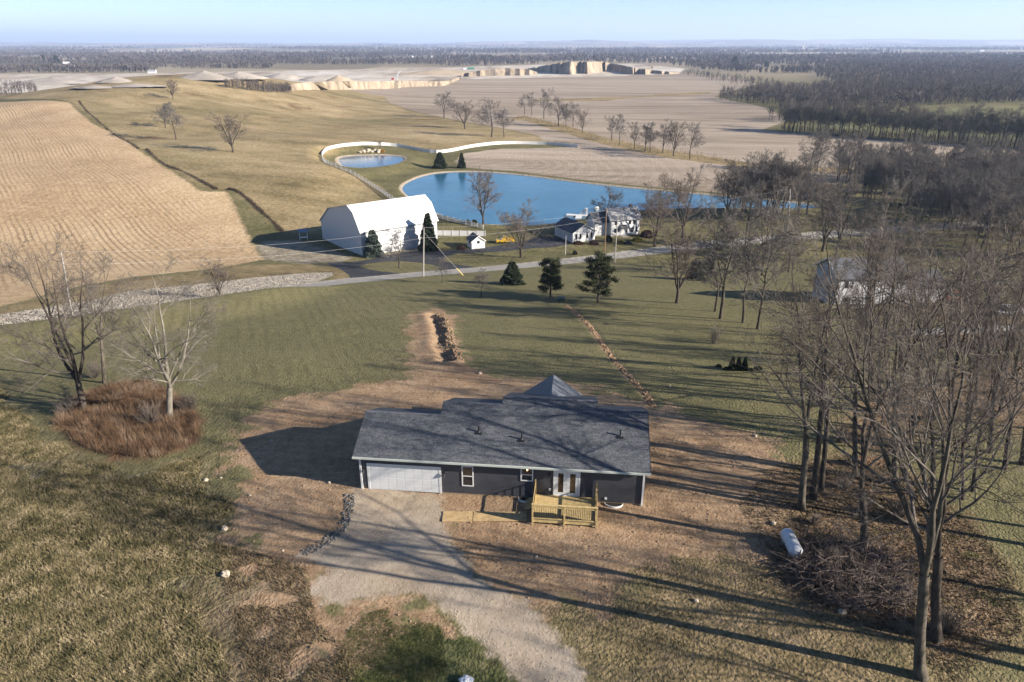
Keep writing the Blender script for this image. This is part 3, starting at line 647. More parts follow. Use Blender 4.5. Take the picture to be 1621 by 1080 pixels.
for i, (px, py, H) in enumerate(hrow):
    mid_place(px, py, H, (1, 2, 1, 0, 2, 0, 3)[i % 7], '%s bare tree from the left in the hedgerow crossing the ploughed field' % ordi[i], 'hedgerow trees across the ploughed field', 1.05)
for px, py, H, k, lb in [(703,187,1150,0,'leftmost of four bare trees on the hill shoulder above the ponds'), (736,204,1161,3,'second of four bare trees on the hill shoulder above the ponds'),
                         (778,217,1163,1,'tallest of four bare trees on the hill shoulder above the ponds'), (798,217,1178,2,'rightmost small one of four bare trees on the hill shoulder'),
                         (274,157,1128,3,'spreading bare tree near the top of the pasture hill'), (262,202,1170,0,'left bare tree of the pair halfway up the hill'),
                         (279,221,1168,2,'right taller bare tree of the pair halfway up the hill'), (369,241,1184,3,'lone bare tree on the lower hillside'),
                         (825,408,1331,3,'russet bare tree on the lawn beside the driveway loop'), (632,424,1367,1,'small pale bare tree on the grass island of the driveway'),
                         (958,362,1303,2,'narrow bare tree behind the white farmhouse'),
                         (700,448,4.5,2,'leafless sapling just below the road near the utility pole'), (762,470,4.5,2,'young staked sapling at the edge of the hay lawn'),
                         (349,472,6,3,'small bare tree growing beside the rock lined ditch')]:
    mid_place(px, py, H, k, lb, None, 1.45)
# --- dense wood at the right, trees one can tell apart
def rand_in(poly_w, n, rg):
    mn, mx = poly_w.min(0), poly_w.max(0); out = []
    while len(out) < n:
        P = mn + (mx - mn) * rg.rand(n * 4, 2); s_ = sdist(poly_w, P[:, 0], P[:, 1], 5); out += list(P[s_ > 0])
    return np.array(out[:n])
woodA = PW([(1318,292),(1700,268),(1800,420),(1560,410),(1500,385),(1430,345),(1350,312)])
for x, y in rand_in(woodA, 190, rs):
    s = rs.uniform(.8, 1.15); place(MIDT[rs.randint(3)], used, x, y, rs.rand() * 6.3, (s * .9, s * .9, s), 'bare grey tree in the dense wood behind the right white house', 'tree', 'trees of the dense wood at right')
for i, (px, py) in enumerate([(1160,352),(1172,346),(1185,350),(1198,343),(1210,352),(1222,345),(1236,350),(1248,342),(1262,348),(1150,345),(1277,340),(1204,338),(1232,336),(1180,337)]):
    mid_place(px, py, rs.uniform(14, 18), (0, 3, 0, 1)[i % 4], 'bare tree in the clump standing before the right tip of the lake', 'clump of trees at the lake tip')
for i, px in enumerate(np.linspace(1240, 1700, 72)):
    py = 207 + (px - 1240) * .068 + rs.uniform(-1, 2.5); mid_place(float(px + rs.uniform(-3, 3)), float(py), rs.uniform(12, 18), (2, 1, 0)[i % 3], 'bare tree in the long row in front of the green field', 'tree row before the green field')
far_under = PW([(1236,203),(1400,212),(1720,232),(1720,241),(1400,221),(1236,209)])
mid_place(1241, 203, 16, 2, 'single slim tree at the left end of the row by the green field')
for i, (px, py) in enumerate([(1293,272),(1283,270),(1325,285),(1345,286),(1358,283),(1338,290),(1368,290)]):
    mid_place(px, py, rs.uniform(12, 17), (2, 1)[i % 2], 'bare tree on the far bank between lake tip and dense wood', 'trees on the far bank')

# --- conifers
def cone_needles(H, Rb, n, seed, sz, pw=.85, z0=.06, irregular=.18):
    rg = np.random.RandomState(seed); z = z0 + (1 - z0) * (1 - rg.rand(n) ** .62) ; z = np.floor(z * 18) / 18 + rg.normal(0, .012, n); z = np.clip(z, z0, .995)
    ph = rg.rand(n) * 6.283; lob = 1 + irregular * np.sin(ph * 3 + z * 20) + irregular * .6 * np.sin(ph * 7 + z * 55)
    rr = Rb * (1 - z) ** pw * lob * (1 - .55 * rg.rand(n) ** 2.2)
    c = np.stack([rr * np.cos(ph), rr * np.sin(ph), z * H - rr * .18], -1); o = np.stack([np.cos(ph), np.sin(ph), -.35 + 0 * ph], -1) + rg.normal(0, .35, (n, 3)); o = nrm(o)
    t = nrm(np.cross(o, rg.normal(size=(n, 3)))); L = sz * (.7 + .7 * rg.rand(n))[:, None]
    Vv = np.stack([c - t * L * .28, c + t * L * .28, c + o * L], 1).reshape(-1, 3); return Vv, np.arange(3 * n).reshape(-1, 3)
def conifer(name, H, Rb, n, seed, sz, mat, pw=.85, z0=.06):
    r = empty(name, (0, 0, 0)); mb = MB(); mb.tube([(0, 0, -.2), (0, 0, H * .5), (0, 0, H * .96)], [H * .018 + .03, H * .012, .02], 7); mb.build('trunk', M_barkd, r)
    v, f = cone_needles(H, Rb, n, seed, sz, pw, z0); np_mesh('crown', v, f, mat, r); return r
def pine(name, H, Rb, seed, mat):
    rg = np.random.RandomState(seed); r = empty(name, (0, 0, 0)); mb = MB(); mb.tube([(0, 0, -.2), (.1, 0, H * .5), (0, .1, H * .93)], [.20, .13, .03], 8)
    P, ns = [], 34
    for i in range(ns):
        t = .16 + .80 * (i + rg.rand()) / ns; ph = i * 2.4 + rg.rand(); L = Rb * (1 - .62 * max(0, t - .3)) * rg.uniform(.55, 1.05); zz = t * H
        e = (L * math.cos(ph), L * math.sin(ph), zz + L * .25); mb.tube([(0, 0, zz - .2), (e[0] * .5, e[1] * .5, zz + L * .05), e], [.06, .04, .015], 5)
        for q in (.55, .8, 1.): P.append((e[0] * q + rg.normal(0, .12), e[1] * q + rg.normal(0, .12), zz - .2 + (e[2] - zz + .2) * q + rg.normal(0, .12)))
    P.append((0, 0, H * .98)); P = np.array(P); mb.build('trunk', M_barkd, r)
    n = 110; c = np.repeat(P, n, 0) + rg.normal(0, .27, (len(P) * n, 3)) * np.array([1, 1, .6]); o = nrm(rg.normal(size=c.shape) + np.array([0, 0, .3])); t = nrm(np.cross(o, rg.normal(size=c.shape)))
    Vv = np.stack([c - t * .05, c + t * .05, c + o * rg.uniform(.25, .5, (len(c), 1))], 1).reshape(-1, 3); np_mesh('crown', Vv, np.arange(len(Vv)).reshape(-1, 3), mat, r); return r
SPR = conifer('spruce_tree', 6., 2.2, 7000, 31, .50, M_needle)
SPB = conifer('spruce_tree', 6., 2.0, 7000, 32, .45, M_needleb, .7)
PIN1 = pine('pine_tree', 7.2, 2.6, 33, M_needlep); PIN2 = pine('pine_tree', 8.2, 2.9, 35, M_needlep)
for pr, px, py, H, h0, wx, lb in [(SPR,811,450,4.6,6.,1.25,'small dark spruce on the lawn beside the road, left of two pines'), (SPR,1101,443,4.6,6.,1.05,'dark spruce on the shaded lawn behind the vase shaped tree'),
                              (SPR,697,266,6.8,6.,1.15,'broad dark evergreen left of the two between the ponds'), (SPR,731,266,6.5,6.,.72,'narrow dark evergreen right of the two between the ponds'),
                              (SPB,592,406,6.9,6.,.95,'blue green spruce at the near corner of the white barn'), (SPR,679,396,9.8,6.,.62,'tall dark columnar evergreen at the right end of the white barn')]:
    q = G(px, py); s = H / h0; place(pr, used, q[0], q[1], rs.rand() * 6, (s * wx, s * wx, s), lb, 'tree')
for pr, px, py, s, lb in [(PIN1, 871, 470, .92, 'left ragged pine at the edge of the hay lawn'), (PIN2, 946, 480, 1., 'right taller pine at the edge of the hay lawn')]:
    q = G(px, py); place(pr, used, q[0], q[1], .3, s, lb, 'tree')

# --- shrubs
def twig_shrub(name, seed, H, n, spread, mat, twr=.012):
    rg = np.random.RandomState(seed); ph = rg.rand(n) * 6.283; an = np.radians(rg.uniform(3, spread, n)); P0 = np.stack([rg.normal(0, .12, n) * H * .5, rg.normal(0, .12, n) * H * .5, np.full(n, -.05)], -1)
    D = np.stack([np.sin(an) * np.cos(ph), np.sin(an) * np.sin(ph), np.cos(an)], -1); L = H * rg.uniform(.6, 1.05, n); A = grow(P0, D, L, 4, .08, .04, rg); RA = taper(np.full(n, twr * 1.6), 4, .4)
    P, D, L2, Rr = spawn(A, RA, L, 6, .25, .98, 18, 45, .4, .8, rg); B = grow(P, D, L2, 2, .1, .04, rg); RB = taper(np.full(len(P), twr), 2, .4)
    v, f = join([tubes(A, RA, 4), tubes(B, RB, 3)]); return np_mesh(name, v, f, mat)
def leaf_shrub(name, seed, R_, n, mat, zs=.8, sz=.16):
    rg = np.random.RandomState(seed); d = nrm(rg.normal(size=(n, 3))); d[:, 2] = np.abs(d[:, 2]); lob = 1 + .15 * np.sin(d[:, 0] * 7) * np.cos(d[:, 1] * 6)
    c = d * (R_ * lob * (1 - .4 * rg.rand(n) ** 2))[:, None] * np.array([1, 1, zs]); o = nrm(d + rg.normal(0, .6, (n, 3))); t = nrm(np.cross(o, rg.normal(size=(n, 3))))
    Vv = np.stack([c - t * sz * .35, c + t * sz * .35, c + o * sz], 1).reshape(-1, 3); return np_mesh(name, Vv, np.arange(3 * n).reshape(-1, 3), mat)
def put(o, px, py, label, cat, sc=1., group=None):
    q = G(px, py); o.location = q; o.scale = (sc, sc, sc) if not hasattr(sc, '__len__') else sc; return tag(o, label, cat, group)
put(twig_shrub('bare_shrub', 41, 2.6, 40, 24, M_twigp), 1131, 544, 'upright leafless shrub alone on the right lawn', 'shrub')
hedge0 = leaf_shrub('evergreen_shrub', 42, .55, 1500, M_needle, .9, .14)
for i, px in enumerate((1144, 1154, 1163, 1172, 1183, 1193)):
    o = hedge0 if i == 0 else hedge0.copy()
    if i: col.objects.link(o)
    put(o, px + (i - 2.5) * 2.5, 583 + (i * 5 % 7) - 2, 'low dark shrub in the short row on the right lawn, %s from the left' % ordi[i], 'shrub', (.55 + .12 * (i % 3), .5, .55 + .1 * (i % 2)), 'short row of dark shrubs on the lawn')
for i, px in enumerate((1158, 1168, 1178)):
    q = G(px, 586); place(SPR, used, q[0], q[1], i, (.17, .17, .26), 'tiny upright evergreen among the low shrubs on the right lawn, %s from the left' % ordi[i], 'shrub')
M_yel = simple('yellow green leaves', (.30, .26, .05), .8, .2, var=.3, sc=3); M_redl = simple('dark red leaves', (.09, .045, .035), .8, .2, var=.3, sc=3)
for nm, px, py, mat, sc, lb in [('evergreen_shrub',1009,382,M_yel,(2.4,2.0,2.0),'yellow green shrub at the right corner of the farmhouse'), ('evergreen_shrub',982,385,M_yel,(1.8,1.3,1.2),'small yellowish shrub before the farmhouse steps'),
                                ('evergreen_shrub',963,383,M_needle,(1.8,1.8,3.0),'tall dark shrub at the left corner of the farmhouse'), ('evergreen_shrub',940,387,M_redl,(2.2,1.5,1.8),'dark russet shrub against the garage gable'),
                                ('evergreen_shrub',915,387,M_redl,(2.4,1.2,1.6),'brown shrub at the left of the garage gable'), ('evergreen_shrub',910,403,M_needle,(1.0,1.0,1.8),'small upright dark shrub on the roadside lawn'),
                                ('evergreen_shrub',994,386,M_needle,(2.0,1.4,1.1),'low dark shrub under the farmhouse bay window'),
                                ('evergreen_shrub',755,392,M_needlep,(1.5,1.5,1.9),'round shrub in front of the little white shed'), ('evergreen_shrub',730,395,M_redl,(1.9,1.6,1.8),'dark shrub at the left side of the little shed'),
                                ('evergreen_shrub',740,353,M_needlep,(1.5,1.5,1.7),'left one of two round shrubs by the lake fence'), ('evergreen_shrub',751,353,M_needlep,(1.5,1.5,1.7),'right one of two round shrubs by the lake fence'),
                                ('evergreen_shrub',1024,375,M_redl,(3.,2.6,3.2),'large wine red shrub right of the farmhouse')]:
    o = hedge0.copy(); o.data = hedge0.data.copy(); o.data.materials.clear(); o.data.materials.append(mat); col.objects.link(o); o.name = nm; put(o, px, py, lb, 'shrub', sc)
    if 'group' in o: del o['group']
# brown thicket on the left: countless stems
def scatter_blades(name, poly, n, hmin, hmax, wd, mat, seed, lean=.25, per=3, kindlab=None, keep=None):
    rg = np.random.RandomState(seed); P = rand_in(poly, n, rg)
    if keep is not None: P = P[keep(P[:, 0], P[:, 1])]
    n = len(P); z = np.zeros(n)
    z = surf_z(P[:, 0], P[:, 1]); P3 = np.column_stack([P, z - .03]); P3 = np.repeat(P3, per, 0); m = len(P3); P3[:, :2] += rg.normal(0, .06, (m, 2))
    h = rg.uniform(hmin, hmax, m); ph = rg.rand(m) * 6.283; w_ = wd * rg.uniform(.6, 1.4, m); d = np.stack([np.cos(ph), np.sin(ph), 0 * ph], -1) * w_[:, None]
    tp = P3 + np.column_stack([rg.normal(-lean * .4, lean, m) * h, rg.normal(0, lean, m) * h, h])
    v = np.stack([P3 - d, P3 + d, tp], 1).reshape(-1, 3); return tag(np_mesh(name, v, np.arange(3 * m).reshape(-1, 3), mat), kindlab, kind='stuff')
_ylog = ys
def surf_z(x, y):
    """height of the real ground mesh (bilinear)"""
    x = np.asarray(x, float); y = np.asarray(y, float); j = np.clip(np.searchsorted(ys, y) - 1, 0, ny - 2); fy = (y - ys[j]) / (ys[j + 1] - ys[j]); out = 0
    for jj, wt in ((j, 1 - fy), (j + 1, fy)):
        u = x / (ys[jj] + 22); f = (u + 1.25) / 2.5 * (nx - 1); i = np.clip(f.astype(int), 0, nx - 2); fr = f - i
        out = out + wt * (HH[jj, i] * (1 - fr) + HH[jj, i + 1] * fr)
    return out
M_grass1 = NT('dry tall grass')
_f = M_grass1._noise(.9, 3, .6, M_grass1.pos, 0); _g = M_grass1._noise(6., 2, .6, M_grass1.pos, 0)
M_grass1 = M_grass1.fin(M_grass1.ramp(M_grass1.math('MULTIPLY_ADD', _f, .6, M_grass1.math('MULTIPLY', _g, .4)), [(.055,.055,.026),(.15,.135,.068),(.245,.205,.115),(.40,.33,.21)], .36, .62), .9, .1)
_N = NT('thicket stems'); _f = _N._noise(.5, 3, .6, _N.pos, 0); M_thick = _N.fin(_N.ramp(_f, [(.075,.052,.036),(.16,.10,.062),(.26,.19,.135)], .35, .65), .9, .1)
_N = NT('trampled stubble'); _f = _N._noise(1.5, 3, .6, _N.pos, 0); M_tramp = _N.fin(_N.ramp(_f, [(.07,.06,.035),(.17,.13,.08),(.28,.22,.14)], .35, .65), .9, .1)
_N = NT('lawn blades'); _f = _N._noise(1.1, 3, .6, _N.pos, 0); M_blade = _N.fin(_N.ramp(_f, [(.05,.065,.022),(.10,.11,.04),(.17,.155,.07)], .35, .65), .9, .1)
rp = REG['rough'].copy(); rp = rp[(rp[:, 1] > 0)]
rclip = PW([(-90,560),(0,615),(70,680),(130,722),(220,742),(320,722),(372,800),(365,880),(375,960),(400,1090),(430,1200),(-260,1200),(-220,800)])
tag(scatter_blades('tall_grass', rclip, 78000, .07, .24, .026, M_grass1, 51, .5, 4, keep=lambda x, y: sdist(rclip, x, y, 9.) + 7 * vnoise(x, y, 2.5) > 1.2), 'tall dry tufted grass covering the lower left slope', 'grass')
scatter_blades('thicket', REG['brushfloor'], 8000, .25, .95, .012, M_thick, 52, .25, 3, 'reddish brown thicket of bare stems under the left trees', keep=lambda x, y: (vnoise(x, y, 1.6) + .6 * vnoise(x, y, .7) + .12 * sdist(REG['brushfloor'], x, y, 5.)) > -.12)
bf = REG['brushfloor']; tag(col.objects['thicket'] if 'thicket' in col.objects else bpy.data.objects['thicket'], None, 'thicket')
wclip = PW([(548,1000),(590,968),(640,955),(690,970),(740,1010),(800,1065),(850,1120),(540,1140),(530,1060)])
tag(scatter_blades('short_grass', wclip, 12000, .03, .11, .026, M_blade, 53, .5, 4, keep=lambda x, y: sdist(wclip, x, y, 9.) + 4 * vnoise(x, y, 1.5) > .8), 'dark green clumpy grass in the wedge beside the gravel drive', 'grass')
tag(scatter_blades('dead_grass', PW([(340,860),(430,880),(485,900),(500,980),(560,1040),(560,1140),(400,1160),(375,1000)]), 9000, .04, .20, .03, M_tramp, 54, .6, 3, keep=lambda x, y: vnoise(x, y, 1.2) > -.2), 'trampled brown grass between rough slope and gravel drive', 'grass')
tag(scatter_blades('leaf_litter', PW([(1170,800),(1215,745),(1350,720),(1440,750),(1530,820),(1600,900),(1620,1000),(1500,1090),(1440,1010),(1350,985),(1260,950),(1225,905)]), 15000, .03, .16, .035, M_tramp, 55, .8, 3), 'brown leaf litter and dead stems under the right trees', 'leaf litter')
for i, (px, py, H, s_) in enumerate([(108,655,1.9,60),(240,672,2.2,61),(150,598,2.0,62),(300,650,1.8,63)]):
    put(twig_shrub('bare_bush', s_, H, 60, 55, M_twigr if i % 2 else M_twig), px, py, ['tangled bare bush at the left foot of the dark tree','dark tangled bush below the pale tree','bare bush behind the thicket','brown bush at the right end of the thicket'][i], 'bush')
for i, (px, py, H, s_) in enumerate([(1335,772,1.6,64),(1290,830,.8,65),(1420,820,1.4,66),(1500,1000,1.5,67),(1330,700,1.5,68)]):
    put(twig_shrub('bare_bush', s_, H, 50, 60, M_twigr if i % 2 else M_twig), px, py, ['low tangled bush behind the trio of trunks','small dry brush at the foot of the front trio tree','russet bare bush in the leafy clearing','dead undergrowth between the two big right trunks','dark scrub behind the leaning tree'][i], 'bush')

# --- far woods, one mass each
def far_tree_mass(name, XY, H0, H1, seed, mat, nb=22, label=None, wf=.32):
    rg = np.random.RandomState(seed); n = len(XY); z = surf_z(XY[:, 0], XY[:, 1]); H = rg.uniform(H0, H1, n)
    # trunk + fan of tapering branches as slim triangles
    b = np.repeat(np.column_stack([XY, z]), nb, 0); h = np.repeat(H, nb); m = len(b); t = rg.rand(m)
    ph = rg.rand(m) * 6.283; el = np.radians(rg.uniform(8, 80, m)); L = h * rg.uniform(.25, .5, m)
    base = b + np.column_stack([rg.normal(0, .03, m) * h, rg.normal(0, .03, m) * h, h * (.12 + .58 * t)]); d = np.stack([np.cos(el) * np.cos(ph), np.cos(el) * np.sin(ph), np.sin(el)], -1)
    tp = base + d * L[:, None]; tp[:, 2] = np.minimum(tp[:, 2], b[:, 2] + h * rg.uniform(.9, 1.05, m)); side = nrm(np.cross(d, rg.normal(size=d.shape))) * (h * wf * .045)[:, None]
    v1 = np.stack([base - side, base + side, tp], 1).reshape(-1, 3)
    tb = np.column_stack([XY, z - .5]); w_ = np.column_stack([H * .018, 0 * H, 0 * H]); w2 = w_[:, [1, 0, 2]]; tt = tb + np.column_stack([0 * H, 0 * H, H * .8])
    v2 = np.stack([tb - w_, tb + w_, tt, tb - w2, tb + w2, tt], 1).reshape(-1, 3)
    v = np.concatenate([v1, v2]); return tag(np_mesh(name, v, np.arange(len(v)).reshape(-1, 3), mat), label, 'wood', kind='stuff')
_N = NT('far wood twigs'); _f = _N._noise(.02, 3, .7, _N.pos, 0); M_farw = _N.fin(_N.ramp(_f, [(.085,.076,.075),(.115,.10,.096),(.155,.135,.125)], .35, .65), .95, .05)
wB = PW([(1130,158),(1200,149),(1260,148),(1330,137),(1500,127),(1800,124),(1800,162),(1480,167),(1400,177),(1240,197),(1210,190),(1290,176),(1200,166)])
far_tree_mass('leafless_wood', rand_in(wB, 3600, rs), 10, 16, 71, M_farw, 26, 'dark leafless wood beyond the green field at right')
wD = PW([(1290,121),(1320,103),(1480,97),(1750,93),(1750,126),(1500,127),(1330,137)])
far_tree_mass('leafless_wood', rand_in(wD, 4200, rs), 11, 17, 77, M_farw, 18, 'rolling leafless woods under the far right ridge', .8)
far_tree_mass('hedge_scrub', rand_in(far_under, 1300, rs), 1.5, 4.5, 78, simple('dark understory', (.11, .09, .08), .95, .05, var=.3), 14, 'dark brushy understory beneath the tree row before the green field')
wC = PW([(1075,113),(1200,128),(1300,146),(1420,146),(1300,152),(1180,139),(1080,118)])
far_tree_mass('leafless_wood', rand_in(wC, 260, rs), 6, 11, 72, M_farw, 22, 'thin line of leafless trees along the far edge of the ploughed field')
wH = REG['hedge']; far_tree_mass('hedge_scrub', rand_in(wH[wH[:, 1] < 1e9], 420, rs), 1.0, 2.6, 73, simple('dry scrub', (.24, .17, .10), .95, .05, var=.3), 14, 'low tan scrub along the hedgerow in the ploughed field')
wQ = PW([(-60,150),(-60,144),(60,146),(180,148),(240,142),(200,140),(60,139)])
far_tree_mass('leafless_wood', rand_in(PW([(-60,146),(0,135),(60,139),(60,150),(0,153),(-60,155)]), 80, rs), 8, 13, 74, M_farw, 24, 'scrubby leafless trees at the left edge beyond the stubble')
far_tree_mass('leafless_wood', rand_in(PW([(350,139),(460,143),(462,147),(430,148),(360,141)]), 120, rs), 6, 9, 75, M_farw, 24, 'row of leafless trees between hilltop and quarry')
rg = np.random.RandomState(76); n = 52000; dd = np.exp(rg.uniform(math.log(1380), math.log(11000), n)); uu = rg.uniform(-.98, .98, n); X = uu * dd; Yd = dd
den = vnoise(uu * 5, np.log(dd) * 9 + 40, 1.) + .6 * vnoise(uu * 14, np.log(dd) * 16, 1.)  + .06
kp = (den > .03) & (sdist(REG['quarry'], X, Yd, 60) < -30) & (sdist(REG['plowed'], X, Yd, 60) < -30)
X, Yd = X[kp], Yd[kp]
bd = [(1380, 2200, 'grey leafless woods just beyond the quarry and fields'), (2200, 4200, 'hazy belt of leafless woods in the distance'), (4200, 11000, 'blue hazed far woods below the horizon')]
for i, (a, b_, lb) in enumerate(bd):
    m = (Yd >= a) & (Yd < b_); P = np.column_stack([X[m], Yd[m]]); far_tree_mass('distant_woods', P, 11 + 3 * i, 17 + 5 * i, 80 + i, M_farw, (18, 12, 8)[i], lb, (1.3, 2.6, 4.5)[i])

# field boundary of dead weeds and old fence wire
def weed_line(name, pts, label, seed, h=.9):
    L = smooth_line(PW(pts), 2); rg = np.random.RandomState(seed); n = 1500; t = rg.rand(n) * (len(L) - 1); i = t.astype(int); i = np.minimum(i, len(L) - 2); f = (t - i)[:, None]
    P = L[i] * (1 - f) + L[i + 1] * f + rg.normal(0, .28, (n, 2)); z = surf_z(P[:, 0], P[:, 1]); P3 = np.column_stack([P, z - .05]); P3 = np.repeat(P3, 3, 0); m = len(P3)
    ph = rg.rand(m) * 6.28; d = np.stack([np.cos(ph), np.sin(ph), 0 * ph], -1) * .05; hh = h * rg.uniform(.3, 1.1, m) * (.4 + vnoise(P3[:, 0], P3[:, 1], 9) + .5)
    tp = P3 + np.column_stack([rg.normal(0, .3, m), rg.normal(0, .3, m), hh]); v = np.stack([P3 - d, P3 + d, tp], 1).reshape(-1, 3)
    return tag(np_mesh(name, v, np.arange(3 * m).reshape(-1, 3), simple('dead weeds', (.085, .065, .05), .95, .05, var=.4)), label, 'weeds', kind='stuff')
weed_line('weedy_fencerow', [(125,160),(140,180),(175,208),(220,236)], 'dark weedy fencerow climbing the hill beside the stubble', 91)
weed_line('weedy_fencerow', [(232,237),(260,262),(290,271),(320,288),(343,300)], 'dark weedy fencerow along the middle of the stubble edge', 92)
weed_line('weedy_fencerow', [(362,300),(378,303),(400,322),(425,345),(447,366)], 'lowest dark weedy fencerow ending near the barn', 93)

# ================================================================== BUILDINGS AND OBJECTS
WHITE = simple('white painted metal', (.74, .76, .78), .45, .4, var=.03, sc=.8)
WSIDE = simple('white siding', (.66, .68, .70), .6, .3, var=.05, sc=.6)
WTRIM = simple('white trim', (.76, .77, .78), .5, .4, var=.03)
GLASS = simple('dark window glass', (.02, .022, .028), .06, .8, var=.2)
BLACKM = simple('black metal', (.02, .02, .022), .4, .5)
CONC = simple('concrete', (.42, .39, .35), .9, .2, var=.15, sc=4, bump=.3)
WOOD = simple('fresh treated pine', (.58, .44, .21), .75, .2, var=.22, sc=5., bump=.2, bsc=30)
def obj_coord(N):
    return N.t.nodes.new('ShaderNodeTexCoord').outputs['Object']
# --- new dark house
N = NT('charcoal lap siding'); oc = obj_coord(N); sp = N.new('ShaderNodeSeparateXYZ'); N.set(sp.inputs[0], oc)
fr = N.math('FRACT', N.math('MULTIPLY', sp.outputs[2], 1 / .155)); nn = N._noise(1.5, 3, .6, oc, 0)
c = N.ramp(nn, [(.050, .055, .068), (.070, .075, .090)]); c = N.mixc(N.math('LESS_THAN', fr, .12), c, N.mixc(.25, c, (.012, .013, .018))); N.bump(fr, .4, .02)
M_sid = N.fin(c, .55, .35)
N = NT('charcoal shingles'); oc = obj_coord(N)
br = N.new('ShaderNodeTexBrick'); br.offset = .5; br.inputs['Scale'].default_value = 1.; br.inputs['Brick Width'].default_value = .31; br.inputs['Row Height'].default_value = .145; br.inputs['Mortar Size'].default_value = .006
br.inputs['Color1'].default_value = (.055, .06, .072, 1); br.inputs['Color2'].default_value = (.155, .166, .188, 1); br.inputs['Mortar'].default_value = (.05, .055, .065, 1); br.inputs['Bias'].default_value = -.15
N.set(br.inputs['Vector'], oc); b2 = N._noise(11., 3, .8, oc, 0); c = N.mixc(.5, br.outputs['Color'], N.ramp(b2, [(.045, .05, .06), (.115, .125, .143), (.26, .275, .305)], .38, .64))
N.bump(br.outputs['Fac'], .3, .01); M_shg = N.fin(c, .9, .2)
HW, HA = 19.63, R(-5.88)
house = empty('ranch_house', (-10.63, 42.19, 0), HA, 'new single storey charcoal house with grey shingle roof, white garage door and wood deck', 'house')
SL, V0, Z0 = .45, -.40, 2.86
secs = [(-.30, 5.2, 3.18), (5.2, 9.55, 4.30), (9.55, 16.4, 4.97), (16.4, 19.95, 4.27)]
zr = lambda v: Z0 + SL * (v - V0)
walls = MB()
for a, b_, rv in secs:
    a_, b2_ = max(a, 0), min(b_, HW); dep = 2 * rv; zt = zr(0) - .16; k = zr(rv) - .18
    walls.add([(a_, 0, .12), (a_, dep, .12), (a_, dep, zt), (a_, rv, k), (a_, 0, zt), (b2_, 0, .12), (b2_, dep, .12), (b2_, dep, zt), (b2_, rv, k), (b2_, 0, zt)],
              [(0, 1, 2, 3, 4), (9, 8, 7, 6, 5), (0, 4, 9, 5), (1, 6, 7, 2), (4, 3, 8, 9), (3, 2, 7, 8), (0, 5, 6, 1)])
walls.build('wall', M_sid, house)
fd = MB()
for a, b_, rv in secs: fd.box(max(a, 0) + (.0), .04, -.4, min(b_, HW), 2 * rv - .04, .12)
fd.build('foundation', simple('tan foundation', (.36, .27, .18), .9, .1, var=.2), house)
roof = MB()
fv = [(-.30, V0), (19.95, V0)]
up_ = []
for a, b_, rv in secs[::-1]: up_ += [(b_, rv), (a, rv)]
# front slope: one stepped slab, built section by section from a common eave
for a, b_, rv in secs:
    roof.slab([(a, V0, zr(V0)), (b_, V0, zr(V0)), (b_, rv, zr(rv)), (a, rv, zr(rv))], .16)
    back = 2 * rv + .4; roof.slab([(a, rv, zr(rv)), (b_, rv, zr(rv)), (b_, back, zr(rv) - SL * (back - rv)), (a, back, zr(rv) - SL * (back - rv))], .16)
rf = roof.build('roof', M_shg, house)
cap = MB()
for a, b_, rv in secs:
    e0, e1 = (a + .02, b_ - .02); cap.add([(e0, rv - .14, zr(rv) - .035), (e1, rv - .14, zr(rv) - .035), (e1, rv, zr(rv) + .035), (e0, rv, zr(rv) + .035), (e1, rv + .14, zr(rv) - .035), (e0, rv + .14, zr(rv) - .035)], [(0, 1, 2, 3), (3, 2, 4, 5)])
cap.build('ridge_cap', simple('ridge shingles', (.13, .14, .165), .9, .2, var=.3, sc=5), rf)
pz, pu = 4.38, 12.95
N = NT('dark standing seam metal'); oc = obj_coord(N); sp = N.new('ShaderNodeSeparateXYZ'); N.set(sp.inputs[0], oc); fr = N.math('FRACT', N.math('MULTIPLY', sp.outputs[1], 1 / .4)); N.bump(N.math('LESS_THAN', fr, .12), 1., .03)
M_seam = N.fin(N.mixc(N.math('LESS_THAN', fr, .12), (.10, .115, .14), (.30, .33, .38)), .6, .3, 0.)
pr = MB()
for s_ in (-1, 1): pr.slab([(pu, 6.6, pz), (pu, 10.9, pz), (pu + s_ * 2.35, 10.9, pz - 1.7), (pu + s_ * 2.35, 8.2, pz - 1.7)], .12)
pr.build('porch_roof', M_seam, house)
mb = MB(); mb.add([(pu - 2.1, 10.5, .1), (pu + 2.1, 10.5, .1), (pu + 2.1, 10.5, pz - 1.62), (pu, 10.5, pz - .14), (pu - 2.1, 10.5, pz - 1.62), (pu - 2.1, 9.9, .1), (pu + 2.1, 9.9, .1), (pu + 2.1, 9.9, pz - 1.62), (pu, 9.9, pz - .14), (pu - 2.1, 9.9, pz - 1.62)], [(0, 1, 2, 3, 4), (9, 8, 7, 6, 5), (0, 5, 6, 1), (1, 6, 7, 2), (0, 4, 9, 5)]); mb.build('porch_gable', M_sid, house)
gt = MB(); gt.box(-.32, V0 - .11, Z0 - .15, 19.97, V0 - .005, Z0 - .02); gt.build('gutter', simple('pale gutter', (.55, .60, .56), .5, .4, var=.05), house)
fs = MB()
for a, x in ((-.315, 0), (19.953, 1)):
    rv = secs[0][2] if not x else secs[3][2]
    fs.slab([(a - .02, V0, zr(V0) + .01), (a + .02, V0, zr(V0) + .01), (a + .02, rv, zr(rv) + .01), (a - .02, rv, zr(rv) + .01)], .19); bk = 2 * rv + .4
    fs.slab([(a - .02, rv, zr(rv) + .01), (a + .02, rv, zr(rv) + .01), (a + .02, bk, zr(rv) - SL * (bk - rv) + .01), (a - .02, bk, zr(rv) - SL * (bk - rv) + .01)], .19)
fs.build('fascia', simple('dark fascia', (.05, .055, .065), .5, .3), house)
